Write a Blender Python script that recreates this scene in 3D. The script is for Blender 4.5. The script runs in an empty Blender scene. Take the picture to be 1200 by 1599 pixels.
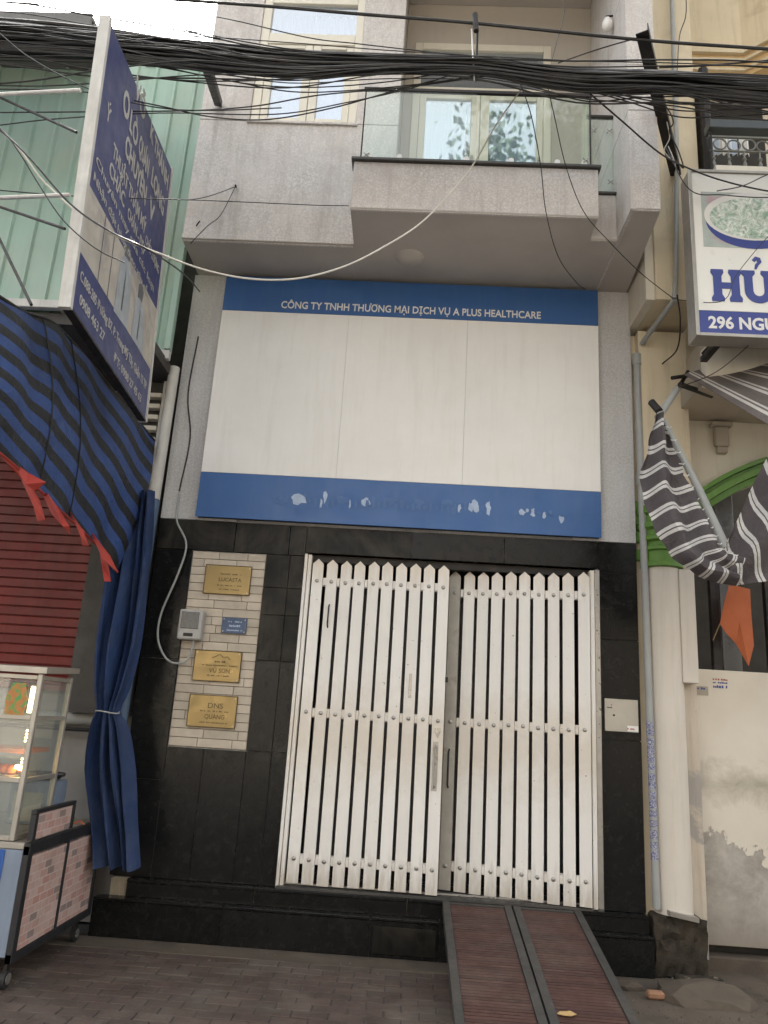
import bpy, bmesh, math, random
from mathutils import Vector, Matrix
random.seed(7)
R = math.radians
SC = bpy.context.scene
COL = SC.collection

# ------------------------------------------------------------------ camera, sky, sun, exposure
CR = Vector((0.99786046, 0.0237483, 0.06091409))
CD = Vector((0.05246849, 0.26499409, -0.96282147))
CF = Vector((-0.03900724, 0.96395755, 0.26318108))
EYE = Vector((0, 0, 1.6))
cam = bpy.data.cameras.new('camera')
cam.sensor_fit = 'HORIZONTAL'; cam.sensor_width = 36; cam.lens = 36 * 1180 / 1200
cam.clip_start = 0.05; cam.clip_end = 600
camo = bpy.data.objects.new('camera', cam); COL.objects.link(camo)
camo.matrix_world = Matrix(((CR.x, -CD.x, -CF.x, EYE.x), (CR.y, -CD.y, -CF.y, EYE.y), (CR.z, -CD.z, -CF.z, EYE.z), (0, 0, 0, 1)))
SC.camera = camo

SUN_EL, SUN_AZ = R(56), R(-24)          # behind the houses, a little to the left
world = bpy.data.worlds.new('World'); SC.world = world; world.use_nodes = True
wn = world.node_tree.nodes; wl = world.node_tree.links
sky = wn.new('ShaderNodeTexSky'); sky.sky_type = 'NISHITA'; sky.sun_disc = False
sky.sun_elevation = SUN_EL; sky.sun_rotation = SUN_AZ
sky.air_density = 1.6; sky.dust_density = 7.0; sky.ozone_density = 1.0
hs = wn.new('ShaderNodeHueSaturation'); hs.inputs['Saturation'].default_value = 0.16
wl.new(sky.outputs[0], hs.inputs['Color']); wl.new(hs.outputs[0], wn['Background'].inputs['Color'])
wn['Background'].inputs['Strength'].default_value = 0.15
sun = bpy.data.lights.new('sun', 'SUN'); sun.energy = 2.2; sun.angle = R(8); sun.color = (1, .93, .82)
suno = bpy.data.objects.new('sun', sun); COL.objects.link(suno)
sd = Vector((math.sin(SUN_AZ) * math.cos(SUN_EL), math.cos(SUN_AZ) * math.cos(SUN_EL), math.sin(SUN_EL)))
suno.rotation_euler = sd.to_track_quat('Z', 'Y').to_euler()
SC.view_settings.view_transform = 'Standard'; SC.view_settings.look = 'None'
SC.view_settings.gamma = 1; SC.view_settings.use_curve_mapping = False
SC.view_settings.exposure = 2.05

def P(px, py, Y):
    """world point at depth Y seen at a pixel of the 1200 x 1599 photograph"""
    d = CR * ((px - 600) / 1180) + CD * ((py - 799.5) / 1180) + CF
    return EYE + d * (Y / d.y)

# ------------------------------------------------------------------ materials
def new_mat(name):
    m = bpy.data.materials.new(name); m.use_nodes = True
    return m, m.node_tree.nodes, m.node_tree.links, m.node_tree.nodes['Principled BSDF']

def rgba(c): return (c[0], c[1], c[2], 1)

def pos_node(N, L, scale=(1, 1, 1)):
    g = N.new('ShaderNodeNewGeometry'); mp = N.new('ShaderNodeMapping'); mp.inputs['Scale'].default_value = scale
    L.new(g.outputs['Position'], mp.inputs['Vector']); return mp.outputs[0]

def noise(N, L, vec, scale, detail=4, rough=.6, dist=0):
    n = N.new('ShaderNodeTexNoise'); n.inputs['Scale'].default_value = scale; n.inputs['Detail'].default_value = detail
    n.inputs['Roughness'].default_value = rough; n.inputs['Distortion'].default_value = dist
    L.new(vec, n.inputs['Vector']); return n.outputs['Fac']

def ramp(N, L, fac, a, b, ca=(0, 0, 0, 1), cb=(1, 1, 1, 1)):
    r = N.new('ShaderNodeValToRGB'); r.color_ramp.elements[0].position = a; r.color_ramp.elements[1].position = b
    r.color_ramp.elements[0].color = ca; r.color_ramp.elements[1].color = cb
    L.new(fac, r.inputs[0]); return r.outputs[0]

def mixc(N, L, fac, a, b, mode='MIX'):
    m = N.new('ShaderNodeMixRGB'); m.blend_type = mode
    for i, v in ((0, fac), (1, a), (2, b)):
        if isinstance(v, (int, float)): m.inputs[i].default_value = v
        elif isinstance(v, tuple): m.inputs[i].default_value = rgba(v)
        else: L.new(v, m.inputs[i])
    return m.outputs[0]

def M(name, col, rough=.7, metal=0., var=.12, vs=3., col2=None, patch=(.55, .7), ps=2., streak=None, streak_amt=.4,
      speck=None, speck_s=120, bump=0., bs=60, objvar=0., dust=None, dust_amt=.5, coat=0., spec=.5):
    m, N, L, B = new_mat(name)
    v = pos_node(N, L)
    c = mixc(N, L, ramp(N, L, noise(N, L, v, vs, 6), .3, .7, (1 - var,) * 3 + (1,), (1 + var * .5,) * 3 + (1,)), rgba(col)[:3], rgba(col)[:3])
    c = mixc(N, L, 1., rgba(col)[:3], ramp(N, L, noise(N, L, v, vs, 6), .3, .7, (1 - var,) * 3 + (1,), (1, 1, 1, 1)), 'MULTIPLY')
    if speck: c = mixc(N, L, ramp(N, L, noise(N, L, v, speck_s, 3, .8), .42, .62), c, speck)
    if col2: c = mixc(N, L, ramp(N, L, noise(N, L, v, ps, 8, .65, .4), patch[0], patch[1]), c, col2)
    if streak:
        s = pos_node(N, L, (9, 9, .7)); f = noise(N, L, s, 1.6, 5, .7)
        f = ramp(N, L, f, .5, .78, (0, 0, 0, 1), (streak_amt,) * 3 + (1,)); c = mixc(N, L, f, c, streak)
    if dust:
        f = ramp(N, L, noise(N, L, v, 1.7, 9, .7, .8), .45, .75, (0, 0, 0, 1), (dust_amt,) * 3 + (1,)); c = mixc(N, L, f, c, dust)
    if objvar:
        oi = N.new('ShaderNodeObjectInfo')
        c = mixc(N, L, 1., c, ramp(N, L, oi.outputs['Random'], 0, 1, (1 - objvar,) * 3 + (1,), (1, 1, 1, 1)), 'MULTIPLY')
    L.new(c, B.inputs['Base Color'])
    rr = ramp(N, L, noise(N, L, v, vs * 2.3, 5), .3, .7, (max(rough - .12, .03),) * 3 + (1,), (min(rough + .12, 1),) * 3 + (1,))
    L.new(rr, B.inputs['Roughness']); B.inputs['Metallic'].default_value = metal
    B.inputs['Specular IOR Level'].default_value = spec
    if bump:
        b = N.new('ShaderNodeBump'); b.inputs['Strength'].default_value = bump; b.inputs['Distance'].default_value = .01
        L.new(noise(N, L, v, bs, 5, .7), b.inputs['Height']); L.new(b.outputs[0], B.inputs['Normal'])
    return m

def emit_mat(name, col, s):
    m, N, L, B = new_mat(name); B.inputs['Base Color'].default_value = rgba(col)
    B.inputs['Emission Color'].default_value = rgba(col); B.inputs['Emission Strength'].default_value = s; return m

def glass_mat(name, tint, alpha=.75, refl=.25, rough=.02):
    """thin pane: part see-through with a tint, part mirror"""
    m, N, L, B = new_mat(name); N.remove(B)
    t = N.new('ShaderNodeBsdfTransparent'); t.inputs[0].default_value = rgba(tint)
    d = N.new('ShaderNodeBsdfDiffuse'); d.inputs[0].default_value = rgba(tint)
    g = N.new('ShaderNodeBsdfGlossy'); g.inputs['Roughness'].default_value = rough; g.inputs[0].default_value = (1, 1, 1, 1)
    mx = N.new('ShaderNodeMixShader'); mx.inputs[0].default_value = 1 - alpha; L.new(t.outputs[0], mx.inputs[1]); L.new(d.outputs[0], mx.inputs[2])
    lw = N.new('ShaderNodeLayerWeight'); lw.inputs[0].default_value = .5
    pw = N.new('ShaderNodeMath'); pw.operation = 'POWER'; pw.inputs[1].default_value = 4.; L.new(lw.outputs['Facing'], pw.inputs[0])
    mul = N.new('ShaderNodeMath'); mul.operation = 'MULTIPLY_ADD'; mul.inputs[1].default_value = .6; mul.inputs[2].default_value = refl; mul.use_clamp = True
    L.new(pw.outputs[0], mul.inputs[0])
    m2 = N.new('ShaderNodeMixShader'); L.new(mul.outputs[0], m2.inputs[0]); L.new(mx.outputs[0], m2.inputs[1]); L.new(g.outputs[0], m2.inputs[2])
    L.new(m2.outputs[0], N['Material Output'].inputs['Surface']); return m

def uv_stripe(name, cols, seq, rough=.7, seams=0, wob=.02, patch=0.):
    """striped cloth: seq = list of (start, colour index) over v repeated once per unit of UV v"""
    m, N, L, B = new_mat(name)
    tc = N.new('ShaderNodeUVMap'); sp = N.new('ShaderNodeSeparateXYZ'); L.new(tc.outputs[0], sp.inputs[0])
    v = sp.outputs[1]
    pz = pos_node(N, L)
    n = noise(N, L, pz, 2.5, 3)
    ma = N.new('ShaderNodeMath'); ma.operation = 'MULTIPLY_ADD'; ma.inputs[1].default_value = wob; L.new(n, ma.inputs[0]); L.new(v, ma.inputs[2]); v = ma.outputs[0]
    if patch:
        w = N.new('ShaderNodeTexWhiteNoise'); w.noise_dimensions = '1D'
        fl = N.new('ShaderNodeMath'); fl.operation = 'FLOOR'; mu = N.new('ShaderNodeMath'); mu.operation = 'MULTIPLY'; mu.inputs[1].default_value = seams
        L.new(sp.outputs[0], mu.inputs[0]); L.new(mu.outputs[0], fl.inputs[0]); L.new(fl.outputs[0], w.inputs['W'])
        m3 = N.new('ShaderNodeMath'); m3.operation = 'MULTIPLY_ADD'; m3.inputs[1].default_value = patch; L.new(w.outputs['Value'], m3.inputs[0]); L.new(v, m3.inputs[2]); v = m3.outputs[0]
    fr = N.new('ShaderNodeMath'); fr.operation = 'FRACT'; L.new(v, fr.inputs[0])
    r = N.new('ShaderNodeValToRGB'); r.color_ramp.interpolation = 'CONSTANT'
    e = r.color_ramp.elements
    while len(e) < len(seq): e.new(.5)
    for el, (p, ci) in zip(e, seq): el.position = p; el.color = rgba(cols[ci])
    L.new(fr.outputs[0], r.inputs[0])
    c = mixc(N, L, 1., r.outputs[0], ramp(N, L, noise(N, L, pz, 4, 8, .7), .3, .7, (.66, .66, .68, 1), (1, 1, 1, 1)), 'MULTIPLY')
    c = mixc(N, L, ramp(N, L, noise(N, L, pz, 6, 8, .75, .7), .56, .8, (0, 0, 0, 1), (.35,) * 3 + (1,)), c, (.16, .15, .14))
    L.new(c, B.inputs['Base Color']); B.inputs['Roughness'].default_value = rough
    b = N.new('ShaderNodeBump'); b.inputs['Strength'].default_value = .8; b.inputs['Distance'].default_value = .03
    L.new(noise(N, L, pz, 7, 7, .7, 1.2), b.inputs['Height']); L.new(b.outputs[0], B.inputs['Normal'])
    return m

mt = {}
mt['chip'] = M('washed_granite_render', (.60, .57, .55), .85, var=.22, vs=2, speck=(.70, .66, .62), speck_s=60, streak=(.33, .29, .26), streak_amt=.55, bump=.5, bs=90, col2=(.45, .40, .37), patch=(.50, .80), dust=(.68, .62, .57), dust_amt=.5)
mt['chip2'] = M('pilaster_render', (.50, .485, .475), .85, var=.16, vs=3, speck=(.58, .57, .56), speck_s=70, streak=(.22, .21, .21), streak_amt=.3, bump=.3, bs=90)
mt['soffit'] = M('soffit_paint', (.53, .49, .45), .8, var=.12, vs=1.5, col2=(.44, .40, .36), patch=(.5, .8), ps=1.4, bump=.08)
mt['wallpaint'] = M('balcony_wall_paint', (.50, .45, .39), .8, var=.1, vs=1.5, streak=(.33, .3, .26), streak_amt=.25)
mt['black'] = M('black_granite', (.006, .006, .006), .22, var=.4, vs=8, speck=(.02, .02, .02), speck_s=220, dust=(.05, .044, .036), dust_amt=.12, objvar=.3, spec=.22)
mt['blackdusty'] = M('dusty_black_granite', (.009, .009, .008), .4, var=.4, vs=8, dust=(.10, .085, .066), dust_amt=.7, streak=(.08, .07, .055), streak_amt=.3, objvar=.3, spec=.2)
mt['joint'] = M('joint_mortar', (.07, .065, .06), .9)
mt['tan'] = M('bare_mortar', (.34, .28, .20), .9, var=.3, vs=20, bump=.5)
mt['nichet'] = M('cream_stone_tile', (.60, .52, .42), .55, var=.18, vs=12, streak=(.40, .33, .25), streak_amt=.25, objvar=.22, bump=.15)
mt['grout'] = M('grout', (.20, .17, .13), .9)
mt['gate'] = M('white_gate_paint', (.78, .74, .68), .38, var=.07, vs=6, col2=(.50, .40, .27), patch=(.60, .85), ps=2.1, streak=(.45, .37, .27), streak_amt=.3, bump=.05, objvar=.05)
mt['gate'] = None
mt['gatedirt'] = M('shaded_dirty_gate_paint', (.50, .46, .40), .5, var=.25, vs=6, col2=(.25, .20, .14), patch=(.55, .75), ps=6, bump=.1)  # darker gate paint with brown dirt; also paints shade on one slat
mt['steel'] = M('worn_steel', (.42, .40, .37), .35, .7, var=.2, vs=9)
mt['dsteel'] = M('dark_iron', (.035, .032, .030), .55, .5, var=.3, vs=9, col2=(.09, .05, .03), patch=(.55, .8), ps=9)
mt['signwhite'] = M('white_sign_sheet', (.83, .805, .765), .42, var=.06, vs=1.2, streak=(.60, .55, .48), streak_amt=.28, dust=(.66, .60, .52), dust_amt=.22, bump=.35, bs=1.6)
mt['signblue'] = M('blue_sign_sheet', (.035, .115, .315), .4, var=.1, vs=2, streak=(.10, .17, .32), streak_amt=.2)
mt['signfade'] = M('faded_blue', (.075, .16, .36), .6, var=.2, vs=20)
mt['fade'] = M('glue_residue', (.45, .55, .72), .7, var=.3, vs=14)
mt['fadedletter'] = M('faded_sign_letter', (.50, .48, .45), .6, var=.25, vs=20)
mt['letter'] = M('letter_white', (.78, .76, .72), .5, var=.06)
mt['frame'] = M('cream_window_paint', (.74, .69, .58), .45, var=.06, vs=5, streak=(.5, .45, .36), streak_amt=.2)
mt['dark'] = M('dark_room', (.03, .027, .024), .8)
mt['curt'] = M('sheer_curtain', (.66, .72, .80), .9, var=.1, vs=4)
mt['pane'] = glass_mat('window_glass', (.86, .93, 1.), .92, .30)
mt['rail_glass'] = glass_mat('railing_glass', (.93, .98, .96), .97, .045)
mt['cabglass'] = glass_mat('cabinet_glass', (.85, .88, .85), .9, .05)
mt['coping'] = M('dark_coping', (.07, .065, .06), .4, var=.2, vs=9)
mt['brass'] = M('brass', (.30, .22, .10), .38, .75, var=.10, vs=5, streak=(.26, .20, .10), streak_amt=.3)
mt['engrave'] = M('engraved_black', (.10, .065, .02), .6)
mt['enamel'] = M('blue_enamel', (.03, .07, .16), .35, var=.2, vs=20)
mt['plastic'] = M('grey_plastic', (.42, .41, .39), .5, var=.12, vs=14)
mt['dplastic'] = M('dark_plastic', (.12, .12, .12), .3)
mt['greenmetal'] = M('green_painted_sheet', (.33, .47, .39), .5, .0, var=.12, vs=2, streak=(.22, .30, .24), streak_amt=.45, dust=(.40, .40, .32), dust_amt=.5)
mt['whitetrim'] = M('dirty_white_trim', (.62, .60, .56), .55, var=.25, vs=7, streak=(.3, .26, .21), streak_amt=.5)
mt['roofing'] = M('grey_roofing', (.17, .165, .155), .6, var=.2, vs=5)
mt['navy'] = M('navy_sign_vinyl', (.055, .065, .17), .5, var=.2, vs=3, streak=(.10, .10, .18), streak_amt=.3)
mt['photo'] = M('faded_print', (.55, .50, .43), .6, var=.3, vs=5, col2=(.28, .26, .25), patch=(.5, .66), ps=3.5)
mt['ink'] = M('faded_ink', (.17, .17, .18), .7, var=.4, vs=12)
mt['figure'] = M('printed_pale_cloth', (.42, .45, .47), .6, var=.3, vs=9)
mt['greyplaster'] = M('grey_plaster', (.30, .285, .27), .85, var=.2, vs=2.5, streak=(.16, .15, .14), streak_amt=.4, bump=.2)
mt['darkwall'] = M('stained_wall', (.085, .078, .07), .85, var=.4, vs=4, bump=.3)
mt['yellow'] = M('yellow_wall_paint', (.70, .60, .43), .8, var=.12, vs=1.6, streak=(.38, .29, .18), streak_amt=.45, col2=(.46, .37, .25), patch=(.58, .8), bump=.15)
mt['yellowdeep'] = M('ochre_wall_paint', (.66, .47, .24), .75, var=.08, vs=1.6, streak=(.42, .28, .13), streak_amt=.35)
mt['cream'] = M('cream_wall_paint', (.72, .66, .55), .75, var=.1, vs=1.5, streak=(.42, .36, .27), streak_amt=.3, bump=.1)
mt['pealed'] = M('peeling_cream_wall', (.60, .52, .42), .8, var=.15, vs=1.5, col2=(.36, .33, .30), patch=(.50, .56), ps=1.7, streak=(.25, .19, .13), streak_amt=.5, bump=.3, bs=30)
mt['stainwall'] = None
mt['column'] = M('column_paint', (.66, .60, .52), .6, var=.08, vs=2, streak=(.40, .34, .25), streak_amt=.35, bump=.08)
mt['green'] = M('green_capital_paint', (.13, .27, .045), .55, var=.2, vs=6, streak=(.05, .11, .03), streak_amt=.5)
mt['pipe'] = M('grey_pvc_pipe', (.36, .365, .35), .45, var=.15, vs=6)
mt['wpipe'] = M('white_pvc_pipe', (.60, .58, .53), .5, var=.2, vs=5, streak=(.3, .27, .22), streak_amt=.4)
mt['bluepipe'] = M('blue_pvc_pipe', (.09, .14, .22), .5, var=.2, vs=5)
mt['sticker'] = M('blue_sticker', (.09, .10, .26), .6, var=.6, vs=60, speck=(.5, .5, .55), speck_s=90)
mt['cable'] = M('black_cable', (.013, .012, .012), .5, var=.3, vs=6, dust=(.05, .046, .042), dust_amt=.3)
mt['wcable'] = M('white_cable', (.60, .57, .50), .5, var=.1)
mt['redslat'] = M('red_shutter_paint', (.20, .018, .013), .55, var=.3, vs=3, streak=(.04, .008, .007), streak_amt=.6, objvar=.2)
mt['ribbon'] = M('red_ribbon', (.40, .04, .027), .65, var=.3, vs=9)
mt['curtain'] = M('blue_curtain_cloth', (.010, .033, .108), .8, var=.35, vs=4, streak=(.007, .012, .035), streak_amt=.6, dust=(.06, .08, .14), dust_amt=.5, bump=.9, bs=16)
mt['flag'] = M('orange_cloth', (.50, .13, .045), .75, var=.15, vs=9)
mt['alu'] = M('aluminium', (.46, .43, .38), .4, .6, var=.15, vs=9)
mt['blackpaint'] = M('black_frame_paint', (.02, .02, .022), .5)
mt['bluepanel'] = M('blue_panel_print', (.025, .10, .36), .4, var=.1)
mt['bluegrey'] = M('blue_grey_sheet', (.23, .28, .36), .5, var=.15, vs=4, streak=(.12, .14, .18), streak_amt=.3)
mt['rubber'] = M('rubber', (.02, .02, .02), .7)
mt['food'] = M('orange_food', (.60, .15, .04), .6, var=.3, vs=40)
mt['ramp'] = M('red_brown_slat', (.088, .037, .029), .6, var=.35, vs=9, dust=(.14, .11, .09), dust_amt=.45, objvar=.3)
mt['rampframe'] = M('dark_ramp_frame', (.05, .047, .043), .6, var=.3, vs=8, dust=(.13, .11, .09), dust_amt=.4)
mt['paver'] = M('red_brown_paver', (.105, .070, .055), .85, var=.45, vs=5, dust=(.15, .13, .105), dust_amt=.8, objvar=.2, bump=.6, bs=40)
mt['concrete'] = M('dirty_concrete', (.125, .098, .072), .9, var=.35, vs=3, col2=(.06, .047, .036), patch=(.45, .7), ps=2.2, bump=.5, bs=25)
mt['asphalt'] = M('asphalt', (.055, .053, .05), .9, var=.25, vs=3, bump=.4)
mt['moss'] = M('mossy_stone', (.05, .038, .024), .9, var=.6, vs=9, col2=(.26, .22, .16), patch=(.60, .68), ps=7, bump=1., bs=30)
mt['dgrey'] = M('dark_grey_paint', (.05, .06, .065), .5)
mt['iron'] = M('grey_green_iron', (.20, .20, .17), .5, .3, var=.3, vs=20)
mt['brick'] = M('orange_brick', (.36, .19, .11), .9, var=.3, vs=30)
mt['leafd'] = M('dry_leaf', (.55, .36, .15), .7, var=.3, vs=60)
mt['rubble'] = M('rubble', (.17, .15, .12), .9, var=.5, vs=30, objvar=.4)
mt['signlight'] = M('white_lightbox_sheet', (.82, .80, .74), .35, var=.03)
mt['signink'] = M('sign_blue_ink', (.045, .065, .26), .45, var=.05)
mt['leaf'] = M('leaf_green', (.055, .10, .03), .6, var=.4, vs=2, objvar=0)
mt['bark'] = M('bark', (.10, .08, .06), .9, bump=.5)
mt['housea'] = M('opposite_house_paint', (.62, .55, .45), .8, streak=(.4, .35, .28))
mt['bulb'] = emit_mat('warm_bulb', (1., .62, .22), 14)
mt['bulbtube'] = emit_mat('warm_tube', (1., .80, .45), 3)
mt['orn'] = M('plaster_ornament', (.42, .37, .30), .8)
mt['tarp'] = uv_stripe('blue_black_awning_cloth', [(.04, .088, .27), (.022, .023, .026)], [(0, 0), (.52, 1)], .6, 5, .22, .0)
mt['awn'] = uv_stripe('brown_white_awning_cloth', [(.085, .07, .072), (.66, .64, .60)], [(0, 0), (.40, 1), (.545, 0), (.60, 1), (.745, 0)], .75, 0, .05)
mt['awnroof'] = uv_stripe('brown_white_awning_roof', [(.15, .125, .11), (.62, .58, .53)], [(0, 0), (.50, 1), (.60, 0), (.70, 1), (.86, 0)], .75, 0, .02)

def stained_wall():
    m, N, L, B = new_mat('stained_peeling_wall'); v = pos_node(N, L)
    sp = N.new('ShaderNodeSeparateXYZ'); L.new(v, sp.inputs[0]); zz = sp.outputs[2]
    n1 = noise(N, L, v, 1.9, 9, .6, .5); n2 = noise(N, L, v, 3.2, 9, .7, .3)
    def lin(fac_n, k, z0, sgn):            # k * noise + sgn * (z - z0)
        a = N.new('ShaderNodeMath'); a.operation = 'MULTIPLY_ADD'; a.inputs[1].default_value = sgn; a.inputs[2].default_value = -sgn * z0; L.new(zz, a.inputs[0])
        b = N.new('ShaderNodeMath'); b.operation = 'MULTIPLY_ADD'; b.inputs[1].default_value = k; L.new(fac_n, b.inputs[0]); L.new(a.outputs[0], b.inputs[2]); return b.outputs[0]
    base = mixc(N, L, ramp(N, L, noise(N, L, v, 1.1, 6), .3, .7), (.62, .56, .46), (.74, .68, .58))
    peel = ramp(N, L, lin(n1, 1.5, 0.12, -1.), -.0, .03)       # bare cement low down
    c = mixc(N, L, peel, base, mixc(N, L, ramp(N, L, n2, .36, .64), (.27, .24, .205), (.50, .46, .41)))
    a = N.new('ShaderNodeMath'); a.operation = 'SUBTRACT'; a.inputs[1].default_value = 1.28; L.new(zz, a.inputs[0])
    ab = N.new('ShaderNodeMath'); ab.operation = 'ABSOLUTE'; L.new(a.outputs[0], ab.inputs[0])
    b = N.new('ShaderNodeMath'); b.operation = 'MULTIPLY_ADD'; b.inputs[1].default_value = -1.5; L.new(ab.outputs[0], b.inputs[0]); L.new(n2, b.inputs[2])
    c = mixc(N, L, ramp(N, L, b.outputs[0], .24, .56, (0, 0, 0, 1), (.65,) * 3 + (1,)), c, (.24, .20, .14))
    low = ramp(N, L, lin(n2, .5, .22, -1.), .0, .45, (0, 0, 0, 1), (.8,) * 3 + (1,)); c = mixc(N, L, low, c, (.17, .13, .095))
    L.new(c, B.inputs['Base Color']); B.inputs['Roughness'].default_value = .85
    bp = N.new('ShaderNodeBump'); bp.inputs['Strength'].default_value = .6; bp.inputs['Distance'].default_value = .006; bp.invert = True
    L.new(peel, bp.inputs['Height']); L.new(bp.outputs[0], B.inputs['Normal']); return m
mt['stainwall'] = stained_wall()

def gate_paint():
    m, N, L, B = new_mat('worn_white_gate_paint'); v = pos_node(N, L)
    sp = N.new('ShaderNodeSeparateXYZ'); L.new(v, sp.inputs[0]); oi = N.new('ShaderNodeObjectInfo')
    c = mixc(N, L, oi.outputs['Random'], (.74, .71, .665), (.80, .775, .735))
    n = noise(N, L, v, 2.3, 8, .7, .4); n2 = noise(N, L, pos_node(N, L, (14, 14, 2)), 2.2, 6, .7)
    def band(z0, w, amt, col, c, nn):
        a = N.new('ShaderNodeMath'); a.operation = 'SUBTRACT'; a.inputs[1].default_value = z0; L.new(sp.outputs[2], a.inputs[0])
        b = N.new('ShaderNodeMath'); b.operation = 'ABSOLUTE'; L.new(a.outputs[0], b.inputs[0])
        d = N.new('ShaderNodeMath'); d.operation = 'MULTIPLY_ADD'; d.inputs[1].default_value = -1 / w; L.new(b.outputs[0], d.inputs[0]); L.new(nn, d.inputs[2])
        return mixc(N, L, ramp(N, L, d.outputs[0], -.15, .45, (0, 0, 0, 1), (amt,) * 3 + (1,)), c, col)
    c = band(1.45, .95, .42, (.52, .42, .29), c, noise(N, L, v, 3.4, 8, .8, .9))          # hand grease and rust wash at handle height
    c = band(2.86, .55, .55, (.58, .47, .33), c, n2)         # dusty tips
    c = band(.36, .55, .60, (.36, .30, .22), c, n2)          # splash dirt at the foot
    chips = ramp(N, L, noise(N, L, v, 34, 4, .6), .70, .73); c = mixc(N, L, chips, c, (.25, .15, .08))
    L.new(c, B.inputs['Base Color']); B.inputs['Roughness'].default_value = .42
    bp = N.new('ShaderNodeBump'); bp.inputs['Strength'].default_value = .12; bp.inputs['Distance'].default_value = .004
    L.new(noise(N, L, v, 22, 5, .7), bp.inputs['Height']); L.new(bp.outputs[0], B.inputs['Normal']); return m
mt['gate'] = gate_paint()

def tile_print():
    m, N, L, B = new_mat('brick_pattern_sticker')
    g = N.new('ShaderNodeNewGeometry'); sp = N.new('ShaderNodeSeparateXYZ'); cb = N.new('ShaderNodeCombineXYZ')
    L.new(g.outputs['Position'], sp.inputs[0]); L.new(sp.outputs[1], cb.inputs[0]); L.new(sp.outputs[2], cb.inputs[1])
    b = N.new('ShaderNodeTexBrick'); L.new(cb.outputs[0], b.inputs['Vector']); b.inputs['Scale'].default_value = 1
    b.inputs['Brick Width'].default_value = .095; b.inputs['Row Height'].default_value = .046; b.inputs['Mortar Size'].default_value = .0035
    b.inputs['Color1'].default_value = (.46, .25, .21, 1); b.inputs['Color2'].default_value = (.58, .44, .39, 1); b.inputs['Mortar'].default_value = (.60, .48, .43, 1)
    w = N.new('ShaderNodeTexBrick'); L.new(cb.outputs[0], w.inputs['Vector']); w.inputs['Scale'].default_value = 1
    w.inputs['Brick Width'].default_value = .095; w.inputs['Row Height'].default_value = .046; w.inputs['Mortar Size'].default_value = 0
    w.inputs['Color1'].default_value = (0, 0, 0, 1); w.inputs['Color2'].default_value = (1, 1, 1, 1); w.inputs['Bias'].default_value = 0
    c = mixc(N, L, ramp(N, L, w.outputs['Color'], .84, .86, (0, 0, 0, 1), (.8, .8, .8, 1)), b.outputs['Color'], (.20, .15, .145))
    c = mixc(N, L, b.outputs['Fac'], c, (.60, .48, .43))
    c = mixc(N, L, ramp(N, L, noise(N, L, pos_node(N, L), 5, 7, .7), .45, .75, (0, 0, 0, 1), (.45,) * 3 + (1,)), c, (.27, .20, .15))
    L.new(c, B.inputs['Base Color']); B.inputs['Roughness'].default_value = .5
    return m
mt['tileprint'] = tile_print()

def food_print():
    m, N, L, B = new_mat('noodle_bowl_print')
    v = pos_node(N, L)
    c = mixc(N, L, ramp(N, L, noise(N, L, v, 16, 8, .7, 1.2), .38, .60), (.25, .38, .28), (.80, .84, .78))
    c = mixc(N, L, ramp(N, L, noise(N, L, v, 38, 4, .7, .8), .58, .66), c, (.30, .20, .16))
    L.new(c, B.inputs['Base Color']); B.inputs['Roughness'].default_value = .4; return m
mt['soup'] = food_print()
mt['tableprint'] = M('printed_table', (.45, .50, .46), .5, var=.2, vs=9, col2=(.50, .33, .36), patch=(.55, .65), ps=7)
mt['blossom'] = M('printed_colours', (.55, .22, .06), .5, var=.3, vs=30, col2=(.10, .30, .08), patch=(.5, .56), ps=24)

# ------------------------------------------------------------------ mesh helpers
WL = {}                                    # world location of every object made here

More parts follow.
